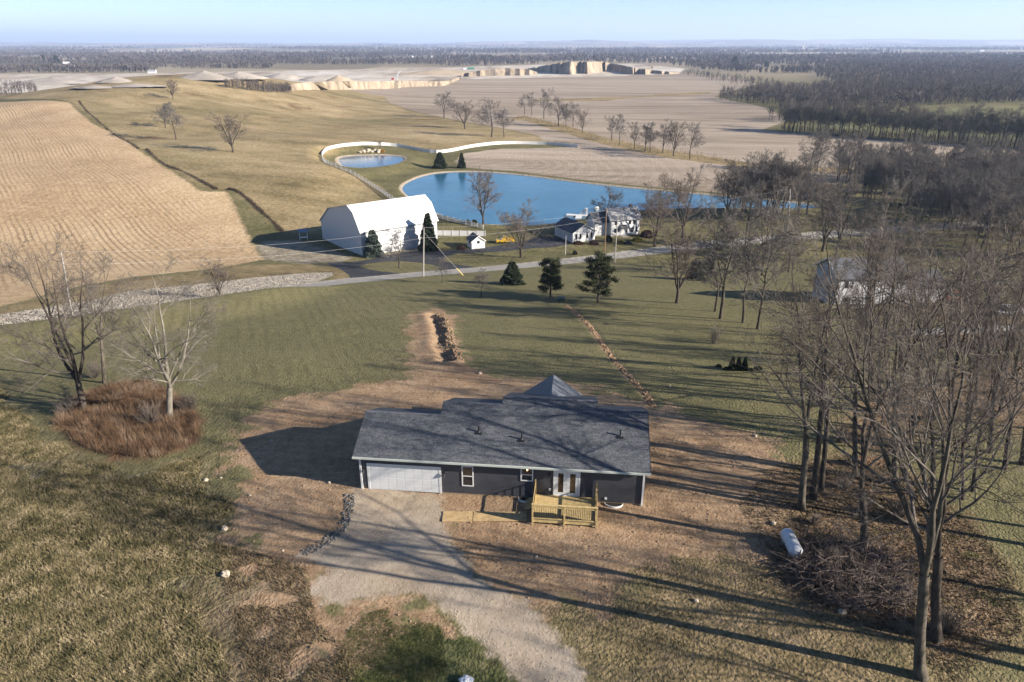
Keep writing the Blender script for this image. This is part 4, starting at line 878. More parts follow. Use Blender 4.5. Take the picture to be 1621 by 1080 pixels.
for x in (.055, HW - .055):
    d = MB(); d.box(x - .06, -.10, .0, x + .06, -.004, Z0 - .15); d.build('downspout', WTRIM, house)
# garage door
g = MB(); g.box(.50, -.035, 0, .66, -.003, 2.14); g.box(5.60, -.035, 0, 5.76, -.003, 2.14); g.box(.66, -.035, 2.0, 5.60, -.003, 2.14); gd = empty('garage_door', (0, 0, 0)); gd.parent = house; g.build('frame', WTRIM, gd)
p = MB(); p.box(.66, -.016, .02, 5.60, -.006, 2.0)
for r_ in range(4):
    for q in range(8):
        x = .72 + q * .61; z = .07 + r_ * .495; p.box(x + .03, -.021, z + .03, x + .55, -.016, z + .42)
p.build('panel', WHITE, gd)
def window(par, x0, z0, x1, z1, y=0., mull=1, t=.075, fm=WTRIM, lit=False, vert=0):
    f = MB(); yo, yi = y - .045, y - .003
    f.box(x0, yo, z0, x0 + t, yi, z1); f.box(x1 - t, yo, z0, x1, yi, z1); f.box(x0 + t, yo, z0, x1 - t, yi, z0 + t); f.box(x0 + t, yo, z1 - t, x1 - t, yi, z1)
    for k in range(mull): zz = z0 + (z1 - z0) * (k + 1) / (mull + 1); f.box(x0 + t, yo, zz - .03, x1 - t, yi, zz + .03)
    for k in range(vert): xx = x0 + (x1 - x0) * (k + 1) / (vert + 1); f.box(xx - .03, yo + .003, z0 + t, xx + .03, yi, z1 - t)
    o = f.build('window', fm, par); g_ = MB(); g_.box(x0 + t * .5, y - .02, z0 + t * .5, x1 - t * .5, y - .006, z1 - t * .5); g_.build('pane', GLASS, o); return o
window(house, 7.2, .72, 8.02, 2.36); window(house, 11.28, 1.42, 12.14, 2.46)
lamp_m = NT('lit ceiling lamp'); lamp_m.b.inputs['Emission Color'].default_value = (1., .6, .2, 1); lamp_m.b.inputs['Emission Strength'].default_value = 3.; lamp_m = lamp_m.fin((.6, .4, .2), .5)
mb = MB(); blob(mb, (11.73, -.024, 2.31), .05, 3); mb.build('ceiling_lamp', lamp_m, house)
fdn = empty('french_door', (0, 0, 0)); fdn.parent = house
f = MB(); f.box(13.52, -.05, .42, 13.62, -.003, 2.46); f.box(15.24, -.05, .42, 15.34, -.003, 2.46); f.box(13.62, -.05, 2.38, 15.24, -.003, 2.46); f.box(13.62, -.07, .42, 15.24, -.003, .47); f.build('frame', WTRIM, fdn)
for a in (13.62, 14.435):
    l = MB(); l.box(a, -.035, .47, a + .22, -.004, 2.38); l.box(a + .59, -.035, .47, a + .805, -.004, 2.38); l.box(a + .22, -.035, .47, a + .59, -.004, .66); l.box(a + .22, -.035, 2.2, a + .59, -.004, 2.38); l.build('door_leaf', WTRIM, fdn)
    l = MB(); l.box(a + .2, -.014, .64, a + .61, -.006, 2.22); l.build('pane', simple('brown lit glass', (.07, .045, .03), .08, .8, var=.6, sc=6), fdn)
h = MB(); h.tube([(14.40, -.035, 1.4), (14.40, -.09, 1.4), (14.33, -.09, 1.4)], .014, 6); h.build('handle', BLACKM, fdn)
for x, z in ((.25, 1.62), (5.98, 1.66), (13.22, 2.0)):
    l = MB(); l.box(x - .05, -.03, z - .02, x + .05, -.003, z + .16); l.tube([(x, -.03, z + .1), (x, -.14, z + .13), (x, -.14, z + .04)], .018, 6); l.tube([(x, -.14, z + .05), (x, -.14, z - .16)], [.03, .09], 10); w_ = l.build('wall_lamp', BLACKM, house)
    b = MB(); blob(b, (x, -.14, z - .17), .05, 2); b.build('bulb', simple('milky bulb', (.8, .8, .78), .3), w_)
for x, z in ((13.3, .86), (17.13, .40)):
    l = MB(); l.box(x - .08, -.06, z - .08, x + .08, -.003, z + .08); l.build('outlet_cover', WTRIM, house)
m = MB(); m.tube([(19.64, 3.3, 1.75), (19.80, 3.3, 1.75)], .17, 14); m.box(19.64, 3.16, 1.2, 19.74, 3.44, 1.62); m.build('electric_meter', simple('dark grey plastic', (.04, .042, .05), .4, .4), house)
m = MB(); m.box(19.64, 1.1, .9, 19.86, 1.75, 2.0); m.tube([(19.75, 1.4, .1), (19.75, 1.4, .9)], .03, 6); m.build('power_panel', simple('dark grey plastic', (.04, .042, .05), .4, .4), house)
for u, v in ((8.15, 1.95), (11.2, 1.55), (17.98, 2.2)):
    m = MB(); z = zr(v); m.tube([(u, v, z - .05), (u, v, z + .42)], .055, 10); m.tube([(u, v, z - .03), (u, v, z + .09)], [.15, .06], 10); m.box(u - .2, v - .2, z - .085, u + .2, v + .06, z + .02) ; m.tube([(u, v, z + .42), (u, v, z + .47)], [.03, .065], 10); m.build('vent_pipe', BLACKM, rf)
# window wells
def well(u, label):
    r = empty('window_well', (0, 0, 0)); m = MB(); n = 14; P = [(u + .62 * math.cos(math.pi + math.pi * k / n), -.02 + .62 * math.sin(math.pi + math.pi * k / n) * .8) for k in range(n + 1)]
    for k in range(n): m.obox((*P[k], .0), (*P[k + 1], .0), .03, .22)
    m.build('rim', WHITE, r); d = MB(); d.add([(x, y, .045) for x, y in P], [tuple(range(len(P)))]); d.build('shade_disc', simple('painted well shade', (.03, .025, .02), .9), r)  # flat near-black disc inside the rim: shade of the pit put into colour
    r.location = house.location; r.rotation_euler = house.rotation_euler; tag(r, label, 'window well'); return r
well(17.68, 'white rimmed window well against the wall right of the wood deck')
well(11.75, 'window well in the shade at the left end of the wood deck')
# deck
dk = empty('wooden_deck', house.location, HA, 'new pale timber deck with black balusters below the french doors', 'deck')
d0, d1, dy, dz = 12.27, 16.52, 2.72, .42
m = MB()
nb = 19
for k in range(nb): y = -.06 - k * (dy - .06) / nb; m.box(d0 + .04, y - (dy - .06) / nb + .008, dz - .035, d1 - .04, y, dz)
m.build('deck_floor', WOOD, dk)
m = MB(); m.box(d0, -dy - .045, dz - .28, d1, -dy, dz - .002); m.box(d0, -dy, dz - .28, d0 + .04, -.06, dz - .002); m.box(d1 - .04, -dy, dz - .28, d1, -.06, dz - .002); m.build('rim_joist', WOOD, dk)
posts = [(d0 + .05, -dy - .09), ((d0 + d1) / 2, -dy - .09), (d1 - .05, -dy - .09), (d0 + .05, -.12), (d1 - .05, -.12)]
for x, y in posts: m = MB(); m.box(x - .05, y - .045, -.15, x + .05, y + .045, dz + 1.12 + (.14 if y > -1 else 0)); m.build('post', WOOD, dk)
yr = -dy - .09
for z in (dz + .08, dz + .98):
    for a, b_ in ((posts[0], posts[1]), (posts[1], posts[2]), (posts[0], posts[3]), (posts[2], posts[4])):
        a_ = Vector((a[0], a[1], z)); b2_ = Vector((b_[0], b_[1], z)); t = (b2_ - a_).normalized(); m = MB(); m.obox(a_ + t * .053, b2_ - t * .053, .04, .09); m.build('rail', WOOD, dk)
m = MB()
for x0, x1 in ((d0 - .02, d1 + .02),): m.box(x0, yr - .075, dz + 1.13, x1, yr + .075, dz + 1.165)
m.build('cap_rail', WOOD, dk)
def bal(x, y): m = MB(); m.box(x - .014, y - .014, dz + .12, x + .014, y + .014, dz + .94); m.build('baluster', BLACKM, dk)
for (a, b_) in ((posts[0], posts[1]), (posts[1], posts[2])):
    nn_ = 17
    for k in range(nn_): bal(a[0] + (b_[0] - a[0]) * (k + 1) / (nn_ + 1), yr)
for x in (d0 + .05, d1 - .05):
    for k in range(20): bal(x, -dy - .09 + (dy - .03) * (k + 1) / 21)
# steps down the left side
st = MB()
for k in range(2): st.box(d0 - .32 - .3 * k, -1.25, dz - .18 * (k + 1) - .04, d0 - .02 - .3 * k, -.25, dz - .18 * (k + 1))
for y in (-1.25, -.29): st.obox((d0 - .02, y + .02, dz - .12), (d0 - .62, y + .02, -.06), .04, .2)
st.build('step', WOOD, dk)
# plywood sheets
PLY = simple('yellow plywood', (.50, .36, .19), .8, .2, var=.22, sc=3)
for (a, b_), lb in (((702, 748), 'left yellow plywood sheet lying before the house wall'), ((750, 834), 'right yellow plywood sheet lying before the house wall')):
    q0, q1 = G(a, 811), G(b_, 826.5); m = MB(); ang = .012; m.box(q0[0], q1[1], .03, q1[0] - .02, q0[1], .055); tag(m.build('plywood_sheet', PLY), lb, 'plywood')
# propane tank
q0, q1 = G(1241, 853), G(1260, 891); mid_ = (q0 + q1) / 2; dr = q1 - q0; L_ = float(np.linalg.norm(dr[:2])) + .25
tk = empty('propane_tank', (mid_[0], mid_[1], 0), math.atan2(dr[1], dr[0]), 'white horizontal propane tank lying on the grass edge beside the brush', 'tank')
m = MB(); r0 = .42; hl = L_ / 2 - .15; pts = []; rad = []
for k in range(7): a = k / 6 * math.pi / 2; pts.append((-hl + r0 * .7 * (1 - math.sin(a)), 0, .68)); rad.append(max(.01, r0 * math.sin(a) if k else .01))
pts = [(-hl + r0 * .7 * (1 - math.cos(k / 6 * math.pi / 2)), 0, .58) for k in range(7)]; rad = [max(.01, r0 * math.sin(k / 6 * math.pi / 2)) for k in range(7)]
pts = pts + [(-p_[0], 0, .58) for p_ in pts[::-1]]; rad = rad + rad[::-1]
m.tube(pts, rad, 24); m.build('shell', simple('white tank paint', (.72, .75, .80), .35, .5, var=.05), tk, smooth=True)
m = MB(); m.tube([(0, 0, .96), (0, 0, 1.14)], [.17, .16], 14); m.build('valve_dome', simple('pale grey dome', (.55, .57, .6), .4, .4), tk)
for x in (-hl * .55, hl * .55): m = MB(); m.box(x - .08, -.35, -.12, x + .08, .35, .26); m.build('leg', CONC, tk)
# brush pile
rg = np.random.RandomState(201); c0 = G(1345, 915); n = 900
ph = rg.rand(n) * 6.283; rr = 3.0 * np.sqrt(rg.rand(n)); P0 = np.stack([c0[0] + rr * np.cos(ph) * 1.15, c0[1] + rr * np.sin(ph) * .95, 1.15 * (1 - (rr / 3.6) ** 2) * rg.rand(n) + .02], -1)
D = nrm(rg.normal(size=(n, 3)) * np.array([1, 1, .38])); L_ = rg.uniform(.7, 2.6, n); A = grow(P0, D, L_, 5, .16, 0, rg); A[..., 2] = np.maximum(A[..., 2], .02); RA = taper(rg.uniform(.012, .045, n), 5, .3)
P_, D_, L2, Rr = spawn(A, RA, L_, 5, .2, 1., 25, 60, .4, .6, rg); B = grow(P_, D_, L2, 3, .15, 0, rg); RB = taper(np.maximum(Rr, .009), 3, .4); v, f = join([tubes(A, RA, 5), tubes(B, RB, 3)])
tag(np_mesh('brush_pile', v, f, simple('weathered sticks', (.16, .13, .115), .95, .1, var=.55, sc=1.5)), 'large heap of cut branches beside the propane tank', 'brush pile')
# firewood stack
fw = MB(); c0 = G(1376, 738); rr_ = random.Random(5)
for r_ in range(5):
    for k in range(13): x = -1.1 + k * .18 + (r_ % 2) * .09; fw.tube([(x, -.22 + rr_.uniform(-.05, .05), .09 + r_ * .155), (x, .22 + rr_.uniform(-.05, .05), .09 + r_ * .155)], rr_.uniform(.065, .088), 7)
tag(fw.build('firewood_stack', simple('split logs', (.33, .22, .14), .9, .1, var=.4, sc=8), loc=tuple(c0)), 'small stack of cut firewood under the right trees', 'firewood')
# white sack at the bottom edge
q = G(737, 1081); m = MB(); blob(m, (0, 0, .16), .32, 9, 12, 7, .22, .55); blob(m, (.22, .03, .14), .2, 10, 10, 6, .25, .6); tag(m.build('plastic_sack', simple('white plastic', (.78, .80, .84), .4, .4), loc=tuple(q)), 'crumpled white plastic sack at the bottom edge of the grass wedge', 'sack')
# field stones
stones = [(326,761,.22,'pale stone in the grass left of the house shadow'),(350,757,.13,'small pale stone beside a bigger one left of the house shadow'),(356,838,.30,'round white boulder at the left edge of the bare earth'),(357,911,.36,'largest tan boulder at the lower left edge of the bare earth'),
          (430,699,.2,'white stone inside the shadow end of the garage'),(1196,691,.24,'tan stone on the grass right of the bare earth'),(1209,687,.2,'whiter stone next to the tan one right of the bare earth'),(1224,830,.26,'tan rock left above the propane tank'),
          (396,785,.14,'small stone at the left rim of the bare earth'),(1333,970,.30,'white lump on the grass below the brush pile'),(448,872,.12,'tiny stone on the rough ground left of the drive'),(849,882,.14,'small pale stone in front of the deck'),
          (521,765,.18,'grey stone at the edge of the garage shadow'),(1060,612,.16,'pale stone near the end of the trench'),(1102,952,.2,'flat pale stone on the right grass'),(760,592,.25,'brown clod at the foot of the excavated gully')]
for i, (px, py, r_, lb) in enumerate(stones):
    q = G(px, py); m = MB(); r_ *= .72; blob(m, (0, 0, r_ * .3), r_, i, 9, 6, .28, .7); tag(m.build('field_stone', simple('pale stone', (.50, .43, .34), .9, .2, var=.2, sc=9, bump=.4), loc=tuple(q)), lb, 'stone')
# small clods and pebbles (countless)
def pebbles(name, poly_w, n, r0_, r1_, mat, seed, label, cat, sink=.2, keep=None, flat=.65):
    rg = np.random.RandomState(seed); P = rand_in(poly_w, n, rg)
    if keep is not None: P = P[keep(P)]
    n = len(P); z = surf_z(P[:, 0], P[:, 1]); r = r0_ + (r1_ - r0_) * rg.rand(n) ** 2.5
    O = np.array([(1,0,0),(0,1,0),(-1,0,0),(0,-1,0),(0,0,1),(0,0,-1)], float)[None] * (1 + rg.normal(0, .22, (n, 6, 1))); a = rg.rand(n) * 6.28; ca, sa = np.cos(a)[:, None], np.sin(a)[:, None]
    X_ = O[..., 0] * ca - O[..., 1] * sa; Y_ = O[..., 0] * sa + O[..., 1] * ca; v = np.stack([X_, Y_, O[..., 2] * flat], -1) * r[:, None, None] + np.column_stack([P, z + r * (flat - sink)])[:, None]
    T_ = np.array([(0,1,4),(1,2,4),(2,3,4),(3,0,4),(1,0,5),(2,1,5),(3,2,5),(0,3,5)]); f = (np.arange(n)[:, None, None] * 6 + T_[None]).reshape(-1, 3)
    return tag(np_mesh(name, v.reshape(-1, 3), f, mat), label, cat, kind='stuff')
M_clod = simple('earth clods', (.36, .25, .16), .95, .1, var=.35, sc=3); M_peb = simple('gravel stones', (.50, .45, .38), .9, .2, var=.35, sc=4)
inhouse = lambda P: ~((P[:, 0] > -11) & (P[:, 0] < 9.2) & (P[:, 1] > 40.2) & (P[:, 1] < 52))
pebbles('earth_clods', REG['dirt'], 5000, .015, .08, M_clod, 301, 'scattered clods over the bare earth yard', 'clods', keep=lambda P: inhouse(P) & (sdist(REG['gravel'], P[:, 0], P[:, 1], 5) < 0))
pebbles('earth_clods', ribbon(smooth_line(hole, 2) + np.array([.9, 0]), 1.8), 1100, .04, .17, M_clod, 302, 'heaped clods along the open gully behind the house', 'clods')
pebbles('earth_clods', REG['trench'], 1300, .04, .16, M_clod, 303, 'crumbled earth along the narrow utility trench', 'clods')
pebbles('gravel', REG['gravel'], 9000, .012, .038, M_peb, 304, 'loose gravel on the new drive', 'gravel')
edge_g = ribbon(smooth_line(PW([(553,782),(554,800),(545,834),(530,848),(509,862),(480,878)]), 2), .7)
pebbles('gravel', edge_g, 700, .03, .10, simple('blue grey rock', (.17, .17, .17), .9, .2, var=.5, sc=4), 305, 'dark crushed rock along the left edge of the drive', 'gravel')
pebbles('rock_riprap', REG['riprap'], 20000, .05, .14, simple('limestone riprap', (.38, .35, .305), .9, .2, var=.35, sc=1.2), 306, 'pale riprap stones lining the roadside ditch', 'riprap', keep=lambda P: (P[:, 0] > -90))
# utility box
q = G(888, 478); r = empty('utility_box', tuple(q), .2, 'green utility box at the brow of the lawn by the pines', 'utility box'); m = MB(); m.box(-.55, -.5, 0, .55, .5, .72); m.build('cabinet', simple('utility green', (.045, .085, .06), .5, .4), r); m = MB(); m.box(-.6, -.55, .72, .6, .55, .80); m.build('lid', simple('utility green lid', (.10, .15, .12), .5, .4), r); m = MB(); m.box(-.7, -.65, -.12, .7, .65, .0); m.build('pad', CONC, r)
# ------------------------------------------------ poles and wires
POLEM = simple('weathered pole', (.38, .36, .34), .9, .1, var=.15, sc=3); POLEB = simple('brown pole', (.26, .18, .12), .9, .1, var=.2, sc=3)
tops = {}
for key, base, top, r_, mat, lb in [('a',(115,505),(97,401),.15,POLEM,'pale leaning utility pole behind the left clump of trees'), ('b',(670,438),(671,362),.17,POLEM,'grey utility pole beside the road in front of the driveway'),
                              ('c',(957,399),(960,330),.17,POLEB,'brown utility pole on the farmhouse lawn'), ('d',(973,416),(978,340),.14,POLEM,'slim grey utility pole right next to the brown one'),
                              ('e',(1247,376),(1251,300),.14,simple('pale pole', (.55,.53,.5), .8, .2),'whitish utility pole beyond the road bend before the lake tip'), ('f',(895,403),(896,374),.06,WTRIM,'thin white flagpole on the roadside lawn')]:
    q = G(*base); t = on_y(top[0], top[1], q[1]); r = empty('flag_pole' if key == 'f' else 'utility_pole', tuple(q), 0, lb, 'pole'); dx = float(t[0] - q[0]); H = float(t[2] - q[2])
    m = MB(); m.tube([(0, 0, -.4), (dx * .5, 0, H * .5), (dx, 0, H)], [r_, r_ * .85, r_ * .68], 9); m.build('shaft', mat, r); tops[key] = Vector((q[0] + dx, q[1], q[2] + H))
    m = MB()
    if key == 'f': blob(m, (dx, 0, H + .05), .09, 1); m.build('finial', WTRIM, r)
    else:
        m.tube([(dx, 0, H), (dx, 0, H + .22)], [.05, .03], 7); m.build('insulator', simple('porcelain', (.5, .5, .52), .3, .5), r)
def wire(a, b_, sag, r_, label):
    m = MB(); pts = []
    for k in range(25): t = k / 24; p_ = a.lerp(b_, t); p_.z -= sag * 4 * t * (1 - t); pts.append(p_)
    m.tube(pts, r_, 4); tag(m.build('power_line', simple('bare aluminium wire', (.6, .6, .6), .4, .4, .3, var=.05)), label, 'wire')
dn = Vector((0, 0, -1)); off_ = Vector((0, 0, .2))
wire(tops['a'] + off_, tops['b'] + off_, 1.2, .013, 'upper power line from the left leaning pole to the roadside pole'); wire(tops['a'] + dn * 1.6, tops['b'] + dn * 1.9, 1.2, .014, 'lower power line from the left leaning pole to the roadside pole')
wire(tops['b'] + off_, tops['c'] + dn * .5, .9, .013, 'upper power line between the roadside pole and the brown pole'); wire(tops['b'] + dn * 1.9, tops['c'] + dn * 2.2, .9, .014, 'lower power line between the roadside pole and the brown pole')
wire(tops['c'] + dn * .3, tops['e'] + off_, 1.0, .012, 'power line from the brown pole to the whitish pole past the farmhouse')
m = MB(); g1 = G(733, 436); m.tube([tuple(tops['b'] + dn * .8), tuple(g1)], .02, 5); q = G(733, 436); t = Vector(g1).lerp(tops['b'], .16); tag(m.build('guy_wire', simple('galvanised wire', (.35, .35, .36), .5, .4)), 'thin guy wire bracing the roadside pole', 'wire')
m = MB(); a = Vector(g1); m.tube([tuple(a), tuple(a.lerp(tops['b'] + dn * .8, .17))], .09, 6); tag(m.build('guy_guard', simple('yellow plastic', (.75, .55, .10), .5, .3)), 'yellow guy wire guard on the road verge', 'guard')

# ------------------------------------------------ white barn
A = G(574, 405); Bq = G(652, 393.5); Cq = G(514, 377)
ux = (Bq - A)[:2]; ux /= np.linalg.norm(ux); az = math.atan2(ux[1], ux[0]); uy = np.array([-ux[1], ux[0]]); Dp = float(np.dot((Cq - A)[:2], uy)); zb = min(A[2], Cq[2])
def pl(px, py, p0, d):
    """(s, z) where the pixel ray meets the vertical plane through p0 along d"""
    r_ = ray(px, py); n_ = np.array([-d[1], d[0]]); t = np.dot(p0[:2], n_) / np.dot(r_[:2], n_); p_ = np.array([0, 0, CAMZ]) + t * r_; return float(np.dot(p_[:2] - p0[:2], d)), float(p_[2])
Lb = pl(691.5, 352, A, ux)[0]; ze = pl(571.7, 366.5, A, uy)[1] - zb; yp, zp = pl(550.5, 324.5, A, uy); yb, zk = pl(560, 337, A, uy); yc_, zc = pl(511.5, 350, A, uy)
ys_, zs_ = pl(535, 335, A, uy)
prof = [(0, ze), (yb, zk - zb), (yp, zp - zb), (Dp * .74, (zp - zb) * .62 + (zc - zb) * .38), (Dp, zc - zb)]
print('BARN', Lb, Dp, prof, zb, POND_Z, az)
barn = empty('white_barn', (A[0], A[1], zb), az, 'big white metal barn with curved gambrel roof beside the lake', 'barn')
m = MB(); pf = [(y, z - .14) for y, z in prof]; n = len(pf)
vv = [(0, 0, -1.2)] + [(0, y, z) for y, z in pf] + [(0, Dp, -1.2)] + [(Lb, 0, -1.2)] + [(Lb, y, z) for y, z in pf] + [(Lb, Dp, -1.2)]; k = n + 2
m.add(vv, [tuple(range(k)), tuple(range(2 * k - 1, k - 1, -1))] + [(i, k + i, k + i + 1, i + 1) for i in range(k - 1)])
N = NT('ribbed white metal'); oc = obj_coord(N); sp = N.new('ShaderNodeSeparateXYZ'); N.set(sp.inputs[0], oc); fr = N.math('FRACT', N.math('MULTIPLY', N.math('ADD', sp.outputs[0], sp.outputs[1]), 1 / .9)); N.bump(N.math('LESS_THAN', fr, .1), .5, .02); M_rib = N.fin(N.mixc(N.math('MULTIPLY', N.math('LESS_THAN', fr, .1), .3), (.66, .69, .73), (.55, .57, .6)), .45, .4)
m.build('wall', M_rib, barn)
m = MB(); ov = .35; pr_ = list(prof); pr_[0] = (-.35, ze - .62 * .35 * 2); pr_[-1] = (Dp + .4, pr_[-1][1] - .2)
for i in range(len(pr_) - 1): (y0, z0), (y1, z1) = pr_[i], pr_[i + 1]; m.slab([(-ov, y0, z0), (Lb + ov, y0, z0), (Lb + ov, y1, z1), (-ov, y1, z1)], .1)
br_ = m.build('roof', simple('bright white roof', (.80, .81, .82), .4, .4, var=.02), barn)
m = MB(); m.box(-.36, -.40, pr_[0][1] - .22, Lb + .36, -.36, pr_[0][1] - .03); m.build('eave_trim', simple('grey trim', (.25, .26, .28), .5), barn)
m = MB(); m.box(Lb * .80, -.06, -1, Lb * .80 + .1, -.005, ze - .8); m.box(Lb * .955, -.06, -1, Lb * .955 + .1, -.005, ze - .8); m.build('door_track', simple('shadow grey', (.3, .32, .35), .5), barn)
m = MB(); m.box(Lb * .80 + .12, -.05, -1, Lb * .955 - .02, -.006, ze - .9); m.build('sliding_door', WSIDE, barn)
# pale blue topped stand
q = G(481, 379); r = empty('covered_stand', tuple(q), .25, 'small stand with blue grey roof on white posts left of the barn', 'stand')
for sx in (-1, 1):
    for sy in (-1, 1): m = MB(); m.box(sx * 1.0 - .08, sy * .6 - .08, -.3, sx * 1.0 + .08, sy * .6 + .08, 2.2); m.build('post', WTRIM, r)
m = MB(); m.slab([(-1.3, -.9, 2.2), (1.3, -.9, 2.2), (1.3, .9, 2.7), (-1.3, .9, 2.7)], .1); m.build('roof', simple('blue grey sheet', (.16, .22, .34), .4, .4), r); m = MB(); m.box(-.9, -.5, .5, .9, .5, .62); m.build('shelf', WTRIM, r)
# ------------------------------------------------ generic white house block
ROOFD = simple('grey asphalt roof', (.11, .115, .13), .9, .2, var=.3, sc=1.2); ROOFL = simple('pale worn roof', (.27, .275, .29), .8, .2, var=.45, sc=.55)
def block(par, x0, y0, x1, y1, zb_, ze_, rise, axis, wm, rm, ov=.45, names_=('wall', 'roof')):
    m = MB()
    if axis == 'x': ym = (y0 + y1) / 2; prf = [(y0, ze_), (ym, ze_ + rise), (y1, ze_)]; P = lambda s_, t, z: (s_, t, z); a, b_ = x0, x1; c0_, c1_ = y0, y1
    else: xm = (x0 + x1) / 2; prf = [(x0, ze_), (xm, ze_ + rise), (x1, ze_)]; P = lambda s_, t, z: (t, s_, z); a, b_ = y0, y1; c0_, c1_ = x0, x1
    g_ = .12; pw = [(c0_, ze_ - g_), ((c0_ + c1_) / 2, ze_ + rise - g_), (c1_, ze_ - g_)]
    vv = [P(a, c0_, zb_)] + [P(a, t, z) for t, z in pw] + [P(a, c1_, zb_)] + [P(b_, c0_, zb_)] + [P(b_, t, z) for t, z in pw] + [P(b_, c1_, zb_)]
    m.add(vv, [(0, 1, 2, 3, 4), (9, 8, 7, 6, 5)] + [(i, 5 + i, 6 + i, 1 + i) for i in range(4)] + [(0, 4, 9, 5)]); wl_ = m.build(names_[0], wm, par)
    sl_ = rise / ((c1_ - c0_) / 2); m = MB(); mid = (c0_ + c1_) / 2
    for sg, c_ in ((-1, c0_ - ov), (1, c1_ + ov)): m.slab([P(a - ov, c_, ze_ - sl_ * ov), P(b_ + ov, c_, ze_ - sl_ * ov), P(b_ + ov, mid, ze_ + rise), P(a - ov, mid, ze_ + rise)], .1)
    rf_ = m.build(names_[1], rm, par)
    m = MB()                                     # white bargeboards
    for e in (a - ov - .03, b_ + ov):
        for c_ in (c0_ - ov, c1_ + ov): m.slab([P(e, c_, ze_ - sl_ * ov + .01), P(e + .03, c_, ze_ - sl_ * ov + .01), P(e + .03, mid, ze_ + rise + .01), P(e, mid, ze_ + rise + .01)], .22)
    m.build('bargeboard', WTRIM, par); return wl_, rf_
fh = empty('white_farmhouse', tuple(G(967, 374)), R(17), 'white two storey farmhouse with grey roof and attached garage by the lake', 'house')
W_ = 8.6
block(fh, 0, 0, W_, 6.6, -.8, 4.6, 2.5, 'x', WSIDE, ROOFL)
block(fh, -4.2, 1.6, -.02, 7.2, -.8, 3.9, 2.2, 'x', WSIDE, ROOFD)
for x0, z0, x1, z1 in ((.9, .7, 1.6, 2.1), (2.0, .9, 2.6, 2.1), (4.4, .8, 5.1, 2.1), (5.9, .7, 7.0, 2.1), (7.4, .7, 8.1, 2.1), (1.0, 3.0, 1.7, 4.2), (5.2, 3.0, 5.9, 4.2), (6.5, 3.0, 7.2, 4.2)):
    window(fh, x0, z0, x1, z1, 0, 1, .08, BLACKM if z0 > 2 else WTRIM)
m = MB(); m.box(3.0, -.06, 0, 3.9, -.004, 2.1); m.build('door', WTRIM, fh); m = MB(); m.slab([(2.5, -1.5, 2.2), (4.6, -1.5, 2.2), (4.6, -.02, 3.0), (2.5, -.02, 3.0)], .08); m.build('porch_roof', ROOFD, fh)
m = MB(); m.box(2.7, -2.2, -.6, 4.4, -.1, .02); m.box(2.9, -3.2, -.6, 4.2, -2.2, -.2); m.build('steps', CONC, fh)
m = MB(); m.box(5.7, -.7, .2, 7.2, -.05, .6); m.build('bay_sill', WTRIM, fh)
m = MB(); m.box(7.2, 3.9, 6.4, 7.9, 4.6, 7.6); m.build('chimney', simple('dark brick', (.12, .08, .07), .9), fh)
r = empty('garage_wing', (0, 0, 0)); r.parent = fh
gq = G(906.6, 384.5); dxy = gq[:2] - np.array(fh.location[:2]); ca, sa = math.cos(-R(17)), math.sin(-R(17)); r.location = (dxy[0] * ca - dxy[1] * sa, dxy[0] * sa + dxy[1] * ca, gq[2] - fh.location[2]); r.rotation_euler = (0, 0, R(9))
block(r, 0, 0, 6.9, 9.8, -.8, 2.8, 1.9, 'y', WSIDE, ROOFD, .4)
for x0, x1 in ((.8, 1.35), (2.1, 2.6), (4.2, 4.7), (5.5, 6.0)): window(r, x0, .8, x1, 2.2, 0, 1, .06, BLACKM)
m = MB(); m.box(2.9, -.05, 0, 3.7, -.004, 2.05); m.build('door', WTRIM, r)
for k in range(2):
    m = MB(); m.box(-.05, .9 + k * 4.4, 0, -.004, 4.6 + k * 4.4, 2.2); m.build('garage_door', simple('shaded panel', (.50, .53, .58), .5, .3), r)
m = MB(); m.box(2.0, .0, -.5, 9, 2.0, -.3); 
# ------------------------------------------------ little shed
q = G(747, 394.5); q2 = G(729, 389); sh = empty('garden_shed', tuple(q), R(22), 'little white garden shed with grey roof beside the driveway', 'shed')
block(sh, 0, 0, 3.6, 3.9, -.6, 2.1, 1.25, 'y', WSIDE, ROOFD, .25); window(sh, 1.45, 1.3, 2.15, 2.0, 0, 0, .05, BLACKM)
m = MB(); m.box(-.05, 1.2, 1.2, -.003, 2.0, 2.0); m.build('side_window', GLASS, sh)
# ------------------------------------------------ yellow pickup
q = G(800, 384.5); tr = empty('pickup_truck', tuple(q), R(8), 'bright yellow pickup truck parked by the driveway end', 'truck'); YEL = simple('yellow car paint', (.62, .38, .03), .3, .5, var=.03)
m = MB(); m.add([(-2.5,-.9,.45),(2.5,-.9,.45),(2.5,.9,.45),(-2.5,.9,.45),(-2.45,-.88,1.05),(2.5,-.88,1.05),(2.5,.88,1.05),(-2.45,.88,1.05)], [(0,3,2,1),(0,1,5,4),(1,2,6,5),(2,3,7,6),(3,0,4,7),(4,5,6,7)]); m.box(.6, -.88, 1.05, .68, .88, 1.25); m.box(.68, -.88, 1.052, 2.5, -.80, 1.25); m.box(.68, .80, 1.052, 2.5, .88, 1.25); m.box(2.42, -.8, 1.052, 2.5, .8, 1.25); m.build('body', YEL, tr)
m = MB(); m.add([(-1.2,-.84,1.053),(.6,-.84,1.053),(.6,.84,1.053),(-1.2,.84,1.053),(-.65,-.70,1.72),(.45,-.70,1.72),(.45,.70,1.72),(-.65,.70,1.72)], [(4,5,6,7),(0,1,5,4),(1,2,6,5),(2,3,7,6),(3,0,4,7)]); cb = m.build('cab', YEL, tr)
